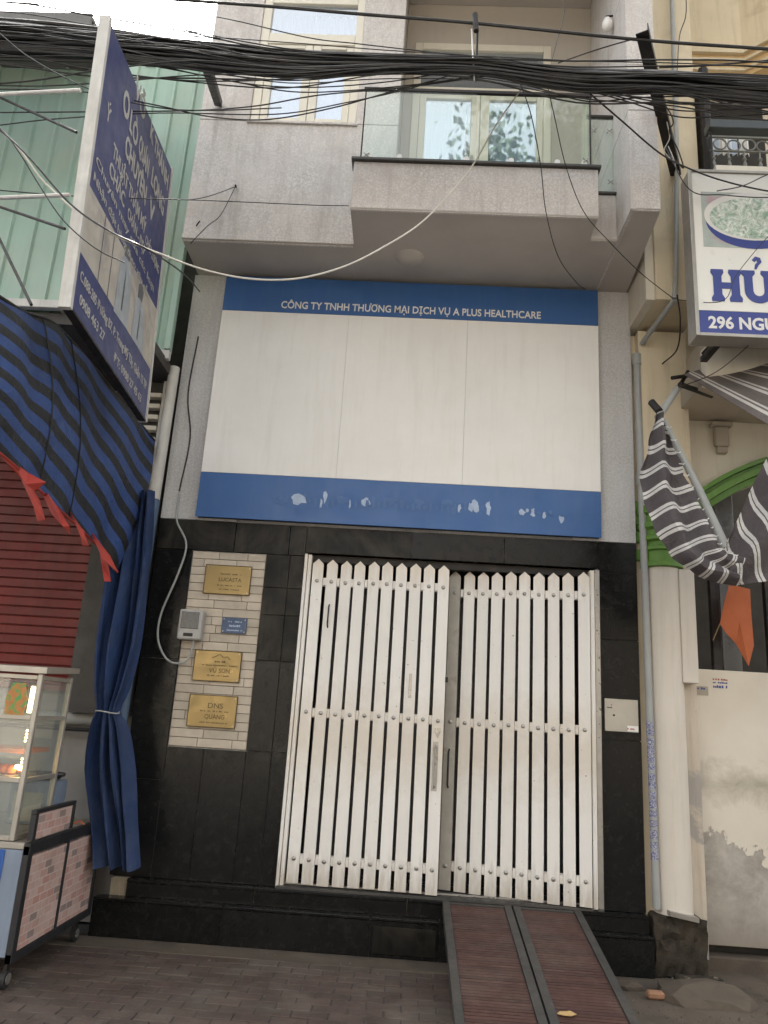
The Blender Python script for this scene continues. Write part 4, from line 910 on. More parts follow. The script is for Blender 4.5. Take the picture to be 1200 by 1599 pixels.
put(MB().tube([(-2.36, 5.40, 1.09), (-2.27, 5.36, 1.10)], .012, 8), 'pan_handle', 'blackpaint', sb)

# ------------------------------------------------------------------ right: yellow building
YB = thing('yellow_building', 'old cream and yellow house with round column, green arch and iron balcony on the right', 'house', (3, 6.3, 0))
def yb(n, m, *a, **k): return box(n, m, YB, *a, **k)
yb('wall', 'yellow', 1.813, 2.02, 6.06, 6.7, .05, 4.98); yb('wall', 'pealed', 2.022, 2.262, 6.065, 6.7, .09, 4.98)
yb('upper_pier', 'yellow', 1.872, 2.275, 5.5, 6.3, 5.01, 12, .004)
yb('upper_pier', 'cream', 1.80, 1.870, 5.52, 6.3, 5.015, 12)
col_ = put(MB().lathe((2.012, 6.03, .385), [(.135, 0), (.135, 2.50)], 40), 'column', 'column', YB)
cap = [(.137, 0), (.165, .008), (.165, .035), (.143, .045), (.143, .13), (.165, .14), (.165, .165), (.146, .175), (.146, .205), (.178, .22), (.178, .25), (.156, .262), (.158, .30), (.185, .32), (.185, .355), (.16, .37), (.16, .42), (.19, .44), (.19, .50)]
put(MB().lathe((2.012, 6.03, 2.886), cap, 40), 'capital', 'green', col_)
for z0 in (2.95, 3.10, 3.25, 3.36): yb('capital_band', 'green', 1.805, 1.86, 6.02, 6.058, z0, z0 + .09, .008)
yb('column_head', 'yellow', 1.86, 2.26, 5.95, 6.058, 3.39, 4.97)
yb('beam_end', 'column', 2.115, 2.235, 5.93, 6.055, 2.0, 2.88, .005)
# arch spandrel, moulding
xc, zc, RR = 3.95, 1.82, 2.1
def arch_z(x): return zc + math.sqrt(max(RR * RR - (x - 3.75) ** 2, 0))
xs = [2.262 + i * .09 for i in range(34)]
poly = [(x, arch_z(x)) for x in xs] + [(xs[-1], 4.6), (2.262, 4.6)]
put(MB().prism(poly, (0, 6.20, 0), XA, ZA, (0, .25, 0)), 'arch_wall', 'cream', YB)
for w0, w1, dy in ((-.02, .03, -.04), (.034, .085, -.10), (.089, .115, -.05), (.119, .155, -.085)):
    q = [(3.75 + (RR + w0) * math.cos(a), zc + (RR + w0) * math.sin(a)) for a in [R(136 - i * 3) for i in range(26)]]
    q += [(3.75 + (RR + w1) * math.cos(a), zc + (RR + w1) * math.sin(a)) for a in [R(58 + 3 + i * 3) for i in range(26)]]
    put(MB().prism(q, (0, 6.198 + dy, 0), XA, ZA, (0, -dy, 0)), 'arch_moulding', 'green', YB)
lw_ = yb('low_wall', 'stainwall', 2.27, 5.5, 6.22, 6.45, .15, 2.135, .004)
yb('wall_ledge', 'concrete', 2.27, 5.5, 6.215, 6.46, .60, .606) if False else None
yb('shutter_box', 'dsteel', 2.28, 5.5, 6.30, 6.42, .092, .148, .003)
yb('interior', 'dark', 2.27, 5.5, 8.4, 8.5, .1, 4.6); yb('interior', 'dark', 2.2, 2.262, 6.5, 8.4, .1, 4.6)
for x in (2.50, 2.95, 3.4): yb('window_bar', 'dsteel', x, x + .07, 6.30, 6.36, 2.14, 3.9, .003)
for x in (2.33, 2.74, 3.18): yb('inner_shutter', 'dplastic', x, x + .16, 6.7, 6.74, 2.14, 3.9, .003)
yb('latch', 'blackpaint', 2.255, 2.285, 6.15, 6.215, 1.28, 1.47, .004)
yb('ceiling', 'orn', 2.20, 5.5, 5.50, 6.19, 4.26, 4.50, .004); yb('ceiling_beam', 'cream', 2.20, 5.5, 5.40, 5.495, 4.24, 4.55, .004)
yb('balcony_slab', 'orn', 2.26, 5.5, 5.14, 6.4, 4.56, 4.72, .004)
orn = yb('wall_bracket', 'orn', 2.55, 2.67, 6.14, 6.198, 4.02, 4.20, .01); box('base', 'orn', orn, 2.565, 2.655, 6.15, 6.197, 3.96, 4.018, .008); box('head', 'orn', orn, 2.52, 2.70, 6.12, 6.197, 4.202, 4.235, .005)
# balcony
yb('upper_wall', 'cream', 2.26, 5.5, 6.46, 6.6, 3.9, 6.05)
yb('balcony_floor', 'cream', 2.28, 5.5, 5.18, 7.0, 5.95, 6.05)
yb('balcony_front', 'cream', 2.28, 5.5, 5.18, 5.25, 5.2, 5.948)
yb('balcony_back_wall', 'cream', 2.0, 5.5, 6.6, 6.8, 6.05, 12)
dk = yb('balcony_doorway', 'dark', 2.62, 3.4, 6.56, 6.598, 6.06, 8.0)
RL = thing('balcony_railing', 'ornate grey iron railing with scrolls on the right-hand balcony', 'railing', (2.9, 5.26, 6.05))
box('top_bar', 'dgrey', RL, 2.27, 4.2, 5.22, 5.34, 6.455, 6.54, .006); box('rail', 'iron', RL, 2.27, 4.2, 5.25, 5.27, 6.385, 6.405, .003); box('rail', 'iron', RL, 2.27, 4.2, 5.25, 5.27, 6.25, 6.262, .003)
ring = MB(); n = 16; rr = .052
cir = [(2.36 + rr * math.cos(a), 5.26, 6.325 + rr * math.sin(a)) for a in [2 * math.pi * i / n for i in range(n + 1)]]
rg0 = put(ring.tube(cir, .007, 6, False), 'scroll_ring', 'iron', RL); w0 = WL[rg0.name].copy()
for i in range(1, 14): again(rg0, w0 + Vector((.118 * i, .012 * (i % 2), 0)), RL)
bl0 = put(MB().lathe((2.30, 5.26, 6.05), [(.008, 0), (.008, .05), (.018, .08), (.008, .11), (.02, .13), (.008, .15), (.008, .20)], 8), 'baluster', 'iron', RL); w0 = WL[bl0.name].copy()
for i in range(1, 14): again(bl0, w0 + Vector((.125 * i, 0, 0)), RL)
box('corner_post', 'dsteel', RL, 2.275, 2.295, 5.25, 5.28, 6.052, 6.45, .002)
# things on the balcony
put(MB().box(2.30, 2.38, 5.42, 5.62, 6.06, 7.3, .02), 'dark_post', 'dsteel', None, label='dark brown upright post at the left end of the iron balcony', category='post')
pl = thing('hanging_laundry', 'pale clothes hanging behind the right-hand balcony railing', 'laundry', (2.75, 5.6, 6.5))
for i, (x, m2) in enumerate(((2.42, 'curt'), (2.50, 'letter'), (2.59, 'curt'), (2.69, 'letter'))):
    rows = [[(x + .085 * j / 6, 5.62 + .02 * math.sin(j * 1.9 + i), 6.84 - .30 * k / 5) for j in range(7)] for k in range(6)]
    put(MB().sheet(rows, .003), 'shirt', m2, pl)
put(MB().tube([(2.28, 5.62, 6.85), (4.0, 5.62, 6.83)], .014, 8), 'pole', 'dsteel', pl)
blob('black_bag', 'black bundle resting on the right-hand balcony rail', 'bag', (2.86, 5.42, 6.62), .16, .10, .09, 'dplastic')
# cornice that turns outwards
cp = [P(1076, 80, 6.3), P(1160, 78, 6.3), P(1290, 40, 5.9)]; cz = cp[0].z
path = [(1.9, 6.3), (cp[1].x, 6.3), (cp[1].x + 1.2, 5.2)]
def mould(o0, z0, z1, m='yellowdeep'):
    f = [(path[0][0], path[0][1] - o0), (path[1][0] - o0 * .4, path[1][1] - o0), (path[2][0] - o0 * .7, path[2][1] - o0 * .7)]
    b = [(path[0][0], 6.45), (path[1][0] + .1, 6.45), (path[2][0] + .3, 5.5)]
    put(MB().prism([*f, *b[::-1]], (0, 0, z0), XA, (0, 1, 0), (0, 0, z1 - z0)), 'cornice', m, YB)
zb = cz - .33
for i, (o_, h) in enumerate(((.02, .06), (.05, .03), (.03, .07), (.07, .03), (.05, .05), (.09, .04), (.06, .03), (.0, 3.5))):
    mould(o_, zb, zb + h - .001, 'yellowdeep' if i % 2 == 0 else 'yellow'); zb += h
# grey pipes and fittings on the yellow wall
def pth(*pp): return [P(*p_) for p_ in pp]
put(MB().tube(smooth_path(pth((1048, -60, 5.45), (1053, 100, 5.45), (1057, 250, 5.45), (1056, 400, 5.45), (1054, 466, 5.46)), 6), .020, 12), 'downpipe', 'pipe', None, label='grey upright pipe on the yellow pier beside the small shop sign', category='pipe')
put(MB().tube([P(1054, 468, 5.46), P(1003, 536, 5.93)], .022, 12), 'downpipe', 'pipe', None, label='grey pipe slanting under the yellow pier', category='pipe')
dp = thing('downpipe', 'tall grey drainpipe between black granite and cream column, covered with blue stickers low down', 'pipe', (1.865, 5.96, .4))
put(MB().tube([(1.845, 5.96, 4.72), (1.868, 5.95, .42)], .029, 16), 'tube', 'pipe', dp)
for z in (4.70, 3.62): put(MB().tube([(1.846 + (4.7 - z) * .005, 5.96, z - .05), (1.846 + (4.7 - z) * .005, 5.96, z + .05)], .036, 16), 'collar', 'pipe', dp)
z = 1.70; i = 0
while z > .78:
    h = random.choice([.045, .06, .05]); x = 1.845 + (4.72 - z) * .00535; ys_ = 5.96 - .01 * (4.72 - z) / 4.3
    a = [(x + .0305 * math.sin(t), ys_ - .0305 * math.cos(t)) for t in [R(-85 + k * 20) for k in range(7)]]
    vs = [(p_[0], p_[1], zz) for zz in (z - h, z) for p_ in a] + [(x + (p_[0] - x) * .98, ys_ + (p_[1] - ys_) * .98, zz) for zz in (z - h, z) for p_ in a]
    put(MB().add(vs, [(k, k + 1, k + 8, k + 7) for k in range(6)] + [(14 + k, 21 + k, 22 + k, 15 + k) for k in range(6)]), 'sticker', 'sticker', dp); z -= h + random.choice([.006, .012, .02]); i += 1
# stickers on the low wall
stk = thing('wall_stickers', 'small printed advert stickers on the cream wall below the dark opening', 'stickers', (2.5, 6.2, 1.95))
box('paper', 'orn', stk, 2.30, 2.41, 6.2165, 6.219, 1.93, 2.0)
small_print(stk, 2.305, 2.405, 6.2163, 1.975, .018, 'signink', .9)
small_print(stk, 2.45, 2.57, 6.219, 2.055, .014, 'ribbon', .85); small_print(stk, 2.45, 2.58, 6.219, 2.03, .014, 'signink', .85); small_print(stk, 2.45, 2.585, 6.219, 1.995, .022, 'signink', .9)
fl = MB(); ff = [P(1140, 912, 6.15), P(1172, 920, 6.15), P(1174, 960, 6.15), P(1178, 1008, 6.15), P(1170, 1040, 6.15), P(1150, 1005, 6.17), P(1134, 988, 6.13), P(1125, 974, 6.15), P(1132, 940, 6.17)]
n = len(ff); cen = sum(ff, Vector()) / n + Vector((0, -.03, 0)); ff = [cen] + ff
fl.add(ff + [v + Vector((0, .006, 0)) for v in ff], [(0, i, i % n + 1) for i in range(1, n + 1)] + [(n + 1, n + 1 + i % n + 1, n + 1 + i) for i in range(1, n + 1)] + [(i, n + 1 + i, n + 1 + i % n + 1, i % n + 1) for i in range(1, n + 1)])
fl.smooth = True; put(fl, 'orange_cloth', 'flag', None, label='orange-red cloth hanging in the dark opening under the striped awning', category='cloth')
put(MB().tube([P(1125, 974, 6.15), P(1114, 1000, 6.15)], .004, 6), 'cloth_stick', 'brass', None, label='thin stick at the lower corner of the orange cloth', category='stick')

# ------------------------------------------------------------------ noodle shop sign
NS = thing('noodle_sign', 'white lightbox sign with a bowl of noodles and big blue letters HỦ', 'sign', (2.3, 4.9, 4.36))
YN = 4.90
box('box_body', 'alu', NS, 1.945, 3.3, YN + .006, YN + .16, 4.362, 5.755, .004)
box('front_sheet', 'signlight', NS, 1.968, 3.28, YN, YN + .005, 4.565, 5.735, .001)
box('blue_band', 'signink', NS, 1.968, 3.28, YN, YN + .005, 4.385, 4.563, .001)
for a in ((1.94, 1.967, 4.36, 5.758), (1.968, 3.3, 4.358, 4.383), (1.968, 3.3, 5.737, 5.76)): box('frame', 'alu', NS, a[0], a[1], YN - .01, YN + .0055, a[2], a[3], .002)
box('picture', 'tableprint', NS, 2.03, 2.80, YN - .0015, YN - .0002, 5.09, 5.565)
def ell(cx, cz, a, b, n=40, t0=0, t1=360): return [(cx + a * math.cos(R(t0 + (t1 - t0) * i / n)), cz + b * math.sin(R(t0 + (t1 - t0) * i / n))) for i in range(n + (0 if t1 - t0 == 360 else 1))]
bx, bz = 2.40, 5.36
put(MB().prism(ell(bx, bz - .04, .345, .235), (0, YN - .0018, 0), XA, ZA, (0, -.0012, 0)), 'printed_bowl', 'signink', NS)
put(MB().prism(ell(bx, bz, .355, .205), (0, YN - .0033, 0), XA, ZA, (0, -.0012, 0)), 'printed_rim', 'letter', NS)
put(MB().prism(ell(bx + .01, bz - .015, .325, .175), (0, YN - .0048, 0), XA, ZA, (0, -.0012, 0)), 'printed_soup', 'soup', NS)
# flared slab letters
def bars(polys):
    mb = MB()
    for q in polys: mb.prism(q, (0, YN - .0008, 0), XA, ZA, (0, -.004, 0))
    return mb
def stem(x, z, w_, h_):
    s = w_ * .22
    return [(x - s, z), (x + w_ + s, z), (x + w_ + s * 1.3, z + h_ * .10), (x + w_, z + h_ * .22), (x + w_, z + h_ * .78), (x + w_ + s * 1.3, z + h_ * .90), (x + w_ + s, z + h_), (x - s, z + h_), (x - s * 1.3, z + h_ * .90), (x, z + h_ * .78), (x, z + h_ * .22), (x - s * 1.3, z + h_ * .10)]
hz, hh = 4.640, .262
put(bars([stem(2.083, hz, .06, hh), stem(2.210, hz, .06, hh), [(2.1432, hz + .105), (2.2098, hz + .105), (2.2098, hz + .155), (2.1432, hz + .155)]]), 'letter_h', 'signink', NS)
up_ = []
for k in range(17):
    a = R(180 + 180 * k / 16); up_.append((2.405 + .10 * math.cos(a), hz + .098 + .102 * math.sin(a)))
up_ += [(2.505, hz + hh * .8), (2.525, hz + hh * .9), (2.522, hz + hh), (2.428, hz + hh), (2.425, hz + hh * .9), (2.445, hz + hh * .8), (2.445, hz + .10)]
for k in range(1, 12):
    a = R(360 - 180 * k / 12); up_.append((2.405 + .040 * math.cos(a), hz + .098 + .045 * math.sin(a)))
up_ += [(2.365, hz + .10), (2.365, hz + hh * .8), (2.385, hz + hh * .9), (2.382, hz + hh), (2.288, hz + hh), (2.285, hz + hh * .9), (2.305, hz + hh * .8)]
put(bars([up_]), 'letter_u', 'signink', NS)
hk = [(2.37, 5.00), (2.395, 5.03), (2.43, 5.02), (2.44, 4.985), (2.415, 4.955), (2.40, 4.925), (2.385, 4.925), (2.392, 4.965), (2.412, 4.985), (2.405, 5.0), (2.39, 4.985)]
put(bars([[(x, z - .01) for x, z in hk]]), 'hook_mark', 'signink', NS)
text('296 NGU', 'lettering', 'letter', NS, (2.032, YN - .0005, 4.425), XA, ZA, .475, .095, .03, .002, center=False)
put(MB().box(2.12, 2.17, 5.05, 5.3, 4.36, 4.4), 'sign_arm', 'dsteel', NS)

# ------------------------------------------------------------------ right awning
AW = thing('right_awning', 'brown and white striped awning, half folded, hanging from the yellow house', 'awning', (2.0, 5.3, 3.4))
def quad_sheet(a, b, c, d, name, mat, nu=22, nv=16, reps=6, bil=.03, fold=0., ph=0.):
    """a-b upper edge, d-c lower edge; stripes run along a-b"""
    rows = []; uv = []
    for i in range(nv + 1):
        t = i / nv; r = []
        for j in range(nu + 1):
            u = j / nu; p_ = a.lerp(b, u).lerp(d.lerp(c, u), t); 
            p_ = p_ + Vector((0, -bil * math.sin(math.pi * t) * math.sin(math.pi * u) + fold * math.sin(u * 16 + t * 3 + ph), fold * .6 * math.sin(u * 11 + ph)))
            r.append(p_); uv.append((u, (1 - t) * reps))
        rows.append(r)
    put(MB().sheet(rows, .003, uv), name, mat, AW)
# roof part, seen from below: stripes run outwards
a, b, c, d = P(1068, 584, 5.45), P(1340, 745, 4.3), P(1420, 560, 4.55), P(1150, 560, 5.75)
quad_sheet(a, b, c, d, 'roof_cloth', 'awnroof', reps=4.2, bil=.0)
# narrow hanging folds: stripes run across
lfp = [(1026, 645, 5.30), (1013, 700, 5.2), (1003, 752, 5.12), (1018, 800, 5.02), (1040, 850, 4.95), (1072, 884, 4.92), (1110, 903, 4.92), (1150, 914, 4.92)]
rtp = [(1034, 650, 5.30), (1052, 700, 5.24), (1068, 745, 5.18), (1088, 790, 5.12), (1106, 826, 5.06), (1122, 856, 5.0), (1136, 866, 4.98), (1160, 872, 4.97)]
LP, RP = smooth_path([P(*q) for q in lfp], 5), smooth_path([P(*q) for q in rtp], 5); rows = []; uv = []
for i in range(len(LP)):
    r = []
    for j in range(15):
        u = j / 14; p_ = LP[i].lerp(RP[i], u) + Vector((.008 * math.sin(i * 1.3 + u * 4), .05 * math.sin(u * 9.5 + i * .09) - .04 * math.sin(math.pi * u) + .012 * math.sin(i * .9 + u * 5), .010 * math.sin(u * 9 + i * .35)))
        r.append(p_); uv.append((u, -i / (len(LP) - 1) * 10.5 + .35 * abs(u - .42)))
    rows.append(r)
put(MB().sheet(rows, .003, uv), 'folded_cloth', 'awn', AW)
a, b, c, d = P(1136, 868, 4.97), P(1300, 560, 4.75), P(1330, 850, 4.6), P(1148, 914, 4.9)
rows = []; uv = []
A0 = smooth_path([P(1128, 868, 5.0), P(1160, 800, 4.95), P(1200, 716, 4.88), P(1262, 590, 4.8)], 6); B0 = smooth_path([P(1146, 914, 4.92), P(1200, 908, 4.85), P(1260, 895, 4.78), P(1340, 870, 4.7)], 6)
for i in range(len(A0)):
    rows.append([A0[i].lerp(B0[i], j / 12) + Vector((0, .045 * math.sin(j / 12 * 8 + i * .12) + .012 * math.sin(i * .8), .008 * math.sin(j * 1.1 + i * .3))) for j in range(13)]); uv += [(j / 12, i / (len(A0) - 1) * 5.2) for j in range(13)]
put(MB().sheet(rows, .003, uv), 'folded_cloth', 'awn', AW)
put(MB().tube([P(1036, 655, 5.33), P(1090, 760, 5.22), P(1134, 858, 5.05)], .022, 12, True, .034), 'front_pole', 'pipe', AW)
for i in range(2, len(RP) - 3, 2):
    q_ = RP[i]; put(MB().tube([q_ + Vector((-.012, -.03, .006)), q_ + Vector((.012, -.045, -.004)), q_ + Vector((.030, -.02, .012))], .0035, 5), 'lacing', 'letter', AW)
put(MB().tube([P(1028, 652, 5.34), P(1060, 605, 5.55)], .028, 10), 'arm', 'pipe', AW); put(MB().tube([P(1060, 606, 5.55), P(1075, 580, 5.6)], .016, 8), 'arm', 'dsteel', AW)
put(MB().tube([P(1050, 590, 5.5), P(1118, 580, 5.65)], .016, 8), 'bracket', 'dsteel', AW); put(MB().tube([P(1062, 600, 5.5), P(1112, 618, 5.7)], .022, 8), 'bracket', 'dsteel', AW)
put(MB().tube([P(1018, 628, 5.4), P(1030, 642, 5.34)], .03, 8), 'cap', 'dsteel', AW)
put(MB().tube([P(1098, 552, 5.3), P(1125, 525, 5.12)], .014, 6), 'bracket', 'dsteel', AW)

# ------------------------------------------------------------------ overhead cables
rc = random.Random(11)
top = [(-700, 15), (-300, 14), (0, 30), (150, 44), (300, 60), (450, 77), (600, 86), (750, 92), (900, 108), (1050, 113), (1200, 120), (1500, 135), (2000, 165)]
bot = [(-700, 80), (-300, 84), (0, 92), (150, 96), (300, 106), (450, 119), (600, 112), (750, 116), (900, 142), (1050, 146), (1200, 164), (1500, 180), (2000, 215)]
NB = 58
for k in range(NB):
    ph, fr, am = rc.uniform(0, 6.28), rc.uniform(.6, 1.5), rc.uniform(.05, .2); base = (k + .5) / NB; yy = rc.uniform(-.09, .09); pts = []
    for i, ((x, ya), (_, yb2)) in enumerate(zip(top, bot)):
        t = min(max(base + am * math.sin(fr * i + ph), .0), 1.); pts.append(P(x, ya + (yb2 - ya) * t, 4.2 + yy + .03 * math.sin(i * .9 + ph)))
    put(MB().tube(smooth_path(pts, 4), rc.choice([.007, .009, .010, .012, .015]), 6), 'overhead_cable', 'cable', None, label='one of the black strands of the thick cable bundle across the front', category='cable', group='strands of the overhead cable bundle')
for k in range(16):
    ph, base = rc.uniform(0, 6.28), rc.uniform(-.25, 1.2); pts = []
    for i, ((x, ya), (_, yb2)) in enumerate(zip(top, bot)):
        t = base + .42 * math.sin(.9 * i + ph) * (1 if k % 2 else .6) + (.25 if x < 300 else 0) * math.sin(k); pts.append(P(x, ya + (yb2 - ya) * t, 4.08 + .02 * math.sin(i + ph)))
    put(MB().tube(smooth_path(pts, 5), rc.choice([.0035, .0045, .0055]), 6), 'loose_cable', 'cable', None, label='one of the thin loose strands winding round the thick cable bundle', category='cable', group='loose strands round the cable bundle')
def wire(name, label, pts, r=.004, mat='cable', n=7): return put(MB().tube(smooth_path([P(*q) for q in pts], n), r, 6), name, mat, None, label=label, category='cable')
wire('steel_strand', 'thick single cable stretched above the bundle', [(-300, -40, 4.2), (335, 3, 4.2), (570, 22, 4.2), (745, 36, 4.2), (1005, 62, 4.2), (1200, 76, 4.2), (1700, 110, 4.2)], .0115)
wire('thin_cable', 'thin cable dropping from the top edge across the left window', [(200, 5, 4.25), (345, 27, 4.25), (480, 58, 4.25), (560, 68, 4.25), (700, 84, 4.25), (760, 92, 4.25)])
wire('white_cable', 'white cable sagging from the balcony across the soffit to the left', [(818, 134, 4.3), (775, 195, 4.5), (741, 254, 4.75), (700, 305, 4.6), (655, 350, 4.5), (600, 385, 4.4), (540, 415, 4.3), (470, 434, 4.2), (400, 436, 4.1), (330, 424, 4.0), (260, 400, 3.9), (150, 352, 3.8), (70, 285, 3.7), (0, 203, 3.6), (-200, 60, 3.4)], .0060, 'wcable')
wire('thin_cable', 'thin wire nearly level across the tall navy sign and bay wall', [(-100, 176, 4.0), (150, 174, 4.0), (300, 172, 4.0), (400, 165, 4.1), (500, 148, 4.1), (640, 135, 4.15), (760, 118, 4.2)], .0045)
wire('thin_cable', 'drooping wire under the bundle in front of the left window', [(-60, 138, 4.0), (120, 142, 4.0), (240, 163, 4.0), (330, 182, 4.0), (420, 186, 4.0), (520, 168, 4.1), (600, 146, 4.15), (680, 125, 4.2)], .0045)
wire('thin_cable', 'wire just below the bundle passing the left window panes', [(240, 100, 4.15), (320, 118, 4.15), (400, 132, 4.15), (490, 136, 4.15), (600, 128, 4.15), (690, 114, 4.2)], .004)
wire('thin_cable', 'second wire below the bundle, touching the window frame middle', [(180, 92, 4.15), (290, 112, 4.15), (370, 128, 4.15), (460, 143, 4.15), (560, 140, 4.15), (680, 128, 4.15), (740, 118, 4.2)], .004)
wire('thin_cable', 'wire falling from the far left top over the green sheets', [(0, 52, 3.9), (40, 85, 3.9), (100, 120, 3.9), (170, 150, 3.9), (250, 168, 4.0), (330, 172, 4.0), (440, 168, 4.1)], .004)
wire('thin_cable', 'wire climbing across the right end of the bay and balcony glass', [(0, 195, 4.0), (90, 185, 4.0), (250, 176, 4.0), (430, 178, 4.1), (540, 160, 4.1), (640, 138, 4.15), (700, 118, 4.2)], .004)
wire('thin_cable', 'long low wire crossing the navy sign and the bay wall at mid height', [(-80, 290, 3.9), (120, 306, 4.0), (300, 312, 4.4), (400, 316, 5.0), (490, 320, 5.38), (545, 321, 5.43)], .0035)
wire('twisted_cable', 'twisted dark cable from the left edge down over the navy sign', [(-60, 165, 3.2), (0, 203, 3.3), (45, 245, 3.3), (110, 318, 3.35), (170, 360, 3.35), (235, 392, 3.4), (290, 430, 4.5), (312, 455, 5.7)], .005)
wire('twisted_cable', 'second dark cable from the left edge down to the sign frame', [(-60, 160, 3.2), (0, 200, 3.3), (30, 238, 3.3), (62, 290, 3.35), (100, 345, 3.38), (150, 388, 3.4), (195, 410, 3.42)], .0035)
wire('thin_cable', 'slack wire looping against the bay wall from the small nail', [(368, 291, 5.44), (345, 335, 5.40), (325, 352, 5.40), (305, 372, 5.40), (298, 380, 5.44)], .0035)
wire('thin_cable', 'slack wire from the small nail back toward the green corner', [(368, 291, 5.44), (330, 305, 5.0), (300, 311, 4.9), (270, 311, 4.8), (240, 309, 4.6)], .0035)
wire('thin_cable', 'dark wire hanging in front of the balcony to the sign top, left one', [(812, 128, 4.25), (830, 180, 4.3), (845, 260, 4.6), (853, 330, 4.8), (872, 400, 5.0), (900, 440, 5.6), (915, 452, 5.85)], .0035)
wire('thin_cable', 'dark wire hanging over the balcony front toward the yellow pier, right one', [(850, 110, 4.2), (866, 180, 4.3), (885, 262, 4.5), (912, 330, 4.8), (950, 375, 5.1), (1000, 425, 5.3), (1052, 466, 5.4)], .0035)
wire('thin_cable', 'wire slanting from bundle to the iron bracket on the right', [(922, 146, 4.25), (970, 187, 4.3), (1030, 238, 4.5), (1075, 262, 4.75), (1130, 282, 4.8), (1200, 298, 4.8), (1290, 310, 4.8)], .006)
wire('thin_cable', 'wire rising to the right over the noodle sign', [(1120, 298, 4.75), (1160, 290, 4.75), (1200, 272, 4.75), (1280, 240, 4.6)], .004)
wire('thin_cable', 'wire crossing the noodle picture along its top edge', [(1040, 230, 4.85), (1078, 296, 4.83), (1130, 304, 4.8), (1200, 308, 4.8), (1290, 300, 4.8)], .004)
wire('thin_cable', 'wire slanting in front of the large letters of the noodle sign', [(1220, 350, 4.7), (1190, 380, 4.7), (1150, 430, 4.7), (1128, 470, 4.72), (1060, 468, 5.2)], .003)
wire('thin_cable', 'looped wire hanging below the grey pipe on the yellow wall', [(1058, 460, 5.42), (1063, 500, 5.5), (1058, 545, 5.7), (1035, 568, 5.95), (1032, 575, 6.03)], .006)
wire('thin_cable', 'wire sloping down over the awning from the noodle sign corner', [(1215, 500, 4.85), (1180, 530, 5.0), (1120, 580, 5.1), (1060, 605, 5.4)], .0035)
wire('thin_cable', 'wire dropping from the top edge beside the column box', [(1070, -40, 5.3), (1072, 20, 5.3), (1062, 55, 5.3), (1058, 110, 5.0)], .0045)
wire('thin_cable', 'slender wire hanging above the balcony door', [(885, -40, 4.8), (882, 20, 4.8), (870, 65, 4.6), (862, 95, 4.3)], .003)
wire('thin_cable', 'wire rising from the bundle to the bracket top', [(872, 98, 4.2), (930, 78, 4.2), (985, 62, 4.2), (1005, 60, 4.2)], .0045)
wire('thin_cable', 'thin wire running along the underside of the cables at the right', [(850, 140, 4.2), (920, 158, 4.2), (1000, 152, 4.2), (1080, 150, 4.2), (1200, 152, 4.2), (1320, 158, 4.2)], .0045)
wire('thin_cable', 'wire above the bundle at the far right', [(1030, 105, 4.3), (1100, 102, 4.3), (1200, 94, 4.3), (1400, 80, 4.3)], .006)
for i, yy in enumerate((158, 168, 178)):
    wire('thin_cable', ['highest', 'middle', 'lowest'][i] + ' of three loose wires below the right end of the bundle', [(900, 128 + i * 4, 4.25), (980, 150 + i * 4, 4.3), (1060, yy + 4, 4.3), (1130, yy + 3, 4.3), (1200, yy, 4.3), (1360, yy - 8, 4.3)], .0045)
wire('coiled_cable', 'tangled slack loop of wire round the right bracket foot', [(1042, 190, 4.9), (1046, 215, 5.0), (1038, 235, 5.0), (1052, 250, 5.0), (1044, 228, 4.95), (1056, 262, 5.1), (1050, 300, 5.3), (1040, 340, 5.4)], .004, 'wcable')
wire('coiled_cable', 'knotted dark wire between bracket and yellow pier', [(1000, 120, 4.4), (1040, 165, 4.6), (1052, 190, 4.8), (1046, 205, 4.9), (1060, 235, 5.1), (1068, 262, 5.3), (1056, 250, 5.2), (1040, 240, 5.0)], .005)
hk_ = thing('cable_hanger', 'iron hanger clamping the thick cable to the bundle above the balcony', 'hanger', P(742, 30, 4.2))
put(MB().tube([P(742, 22, 4.18), P(744, 48, 4.18)], .020, 8), 'clamp', 'dsteel', hk_); put(MB().tube([P(737, 45, 4.15), P(741, 126, 4.08)], .006, 6), 'strap', 'steel', hk_); put(MB().tube([P(746, 45, 4.25), P(744, 126, 4.3)], .008, 6), 'strap', 'dsteel', hk_)
def angle_iron(name, label, a, b, w_=.032):
    mb = MB(); u = (b - a).normalized(); s = u.cross(Vector((0, 0, 1))).normalized(); t = s.cross(u)
    for (p0_, p1_, q0, q1) in ((-w_, w_, 0, .006), (-w_, -w_ + .006, .0062, w_ * 1.5)):
        vs = [p_ + s * x + t * y for p_ in (a, b) for x in (p0_, p1_) for y in (q0, q1)]
        mb.add(vs, [(0, 1, 3, 2), (4, 6, 7, 5), (0, 4, 5, 1), (2, 3, 7, 6), (0, 2, 6, 4), (1, 5, 7, 3)])
    put(mb, name, 'dsteel', None, label=label, category='bracket')
angle_iron('iron_bracket', 'dark angle iron reaching from the yellow pier out to the cables', P(1056, 275, 5.5), P(1003, 50, 4.15), .042)
angle_iron('iron_bracket', 'short dark angle iron holding the bundle at the left bay corner', P(341, 166, 5.455), P(318, 95, 4.15), .032)
put(MB().tube([P(307, 352, 5.455), P(312, 345, 5.40)], .006, 6), 'wall_hook', 'dsteel', None, label='small hook in the bay wall low on the left', category='hook')
put(MB().tube([P(369, 292, 5.455), P(368, 289, 5.40)], .008, 8), 'wall_nail', 'dsteel', None, label='small nail with wires in the bay wall', category='nail')
wl_ = thing('wall_lamp', 'small pear-shaped cream lamp high between balcony and column box', 'lamp', P(950, 50, 5.2))
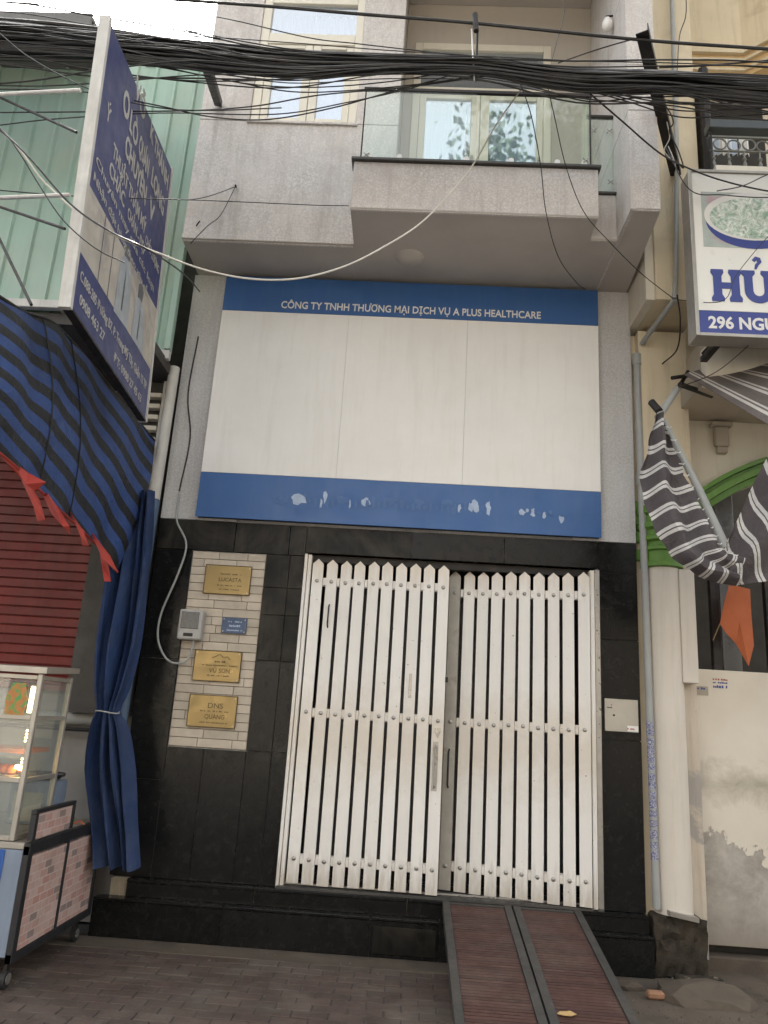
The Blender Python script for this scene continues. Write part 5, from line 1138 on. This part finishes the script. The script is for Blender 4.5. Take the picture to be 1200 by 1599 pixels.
c_ = P(949, 48, 5.2); put(MB().lathe((c_.x, c_.y, c_.z), [(.012, 0), (.036, .02), (.046, .055), (.042, .09), (.026, .13), (.012, .145)], 16), 'shade', 'signwhite', wl_); put(MB().tube([c_ + Vector((0, 0, .14)), c_ + Vector((.0, .02, .18)), c_ + Vector((.06, .02, .19))], .009, 8), 'arm', 'dsteel', wl_)

# ------------------------------------------------------------------ across the street (seen in the window reflections)
rh = random.Random(5)
for i, (x0, x1, h, m2, lb) in enumerate(((-13, -6.2, 7.0, 'housea', 'cream house across the street, left, seen only as light in the glass'), (-6, 0.2, 6.0, 'cream', 'low house across the street facing the gate'), (.4, 7, 7.4, 'housea', 'taller house across the street, right'), (7.2, 14, 6.2, 'yellow', 'yellow house across the street, far right'))):
    t = thing('opposite_house', lb, 'house', ((x0 + x1) / 2, -11, 0))
    box('wall', m2, t, x0, x1, -16, -11, 0, h)
    for j in range(3):
        xx = x0 + .6 + j * (x1 - x0 - 1.2) / 3; w_ = (x1 - x0 - 1.2) / 3 * .6
        for zz in (1., 4.): box('window', 'dark', t, xx, xx + w_, -11.03, -10.99, zz, zz + 1.5)
TR = thing('street_tree', 'leafy tree across the street, mirrored in the balcony door', 'tree', (4.2, -5.5, 0))
put(MB().tube([(4.2, -5.5, 0), (4.25, -5.5, 4), (4.1, -5.4, 10.5)], .32, 14, True, .18), 'trunk', 'bark', TR)
cr = MB(); cl = [(rh.gauss(4.6, 1.7), rh.gauss(-5.4, 1.3), rh.gauss(13.2, 1.5)) for _ in range(60)]
for cx_, cy_, cz_ in cl:
    cr.tube([(4.1, -5.4, 10), (cx_, cy_, cz_)], .05, 5, True, .01)
put(cr, 'limbs', 'bark', TR); lv = MB()
for cx_, cy_, cz_ in cl:
    for _ in range(420):
        p_ = Vector((rh.gauss(cx_, .46), rh.gauss(cy_, .46), rh.gauss(cz_, .38))); a = Vector((rh.uniform(-1, 1), rh.uniform(-1, 1), rh.uniform(-1, 1))).normalized(); b = a.orthogonal().normalized(); s = .10
        lv.add([p_ - a * s, p_ + b * s * .5, p_ + a * s, p_ - b * s * .5], [(0, 1, 2, 3)])
me = bpy.data.meshes.new('crown'); me.from_pydata([tuple(v - Vector((4.5, -5.4, 13))) for v in lv.v], [], lv.f); me.materials.append(mt['leaf'])
link(bpy.data.objects.new('crown', me), Vector((4.5, -5.4, 13)), TR)
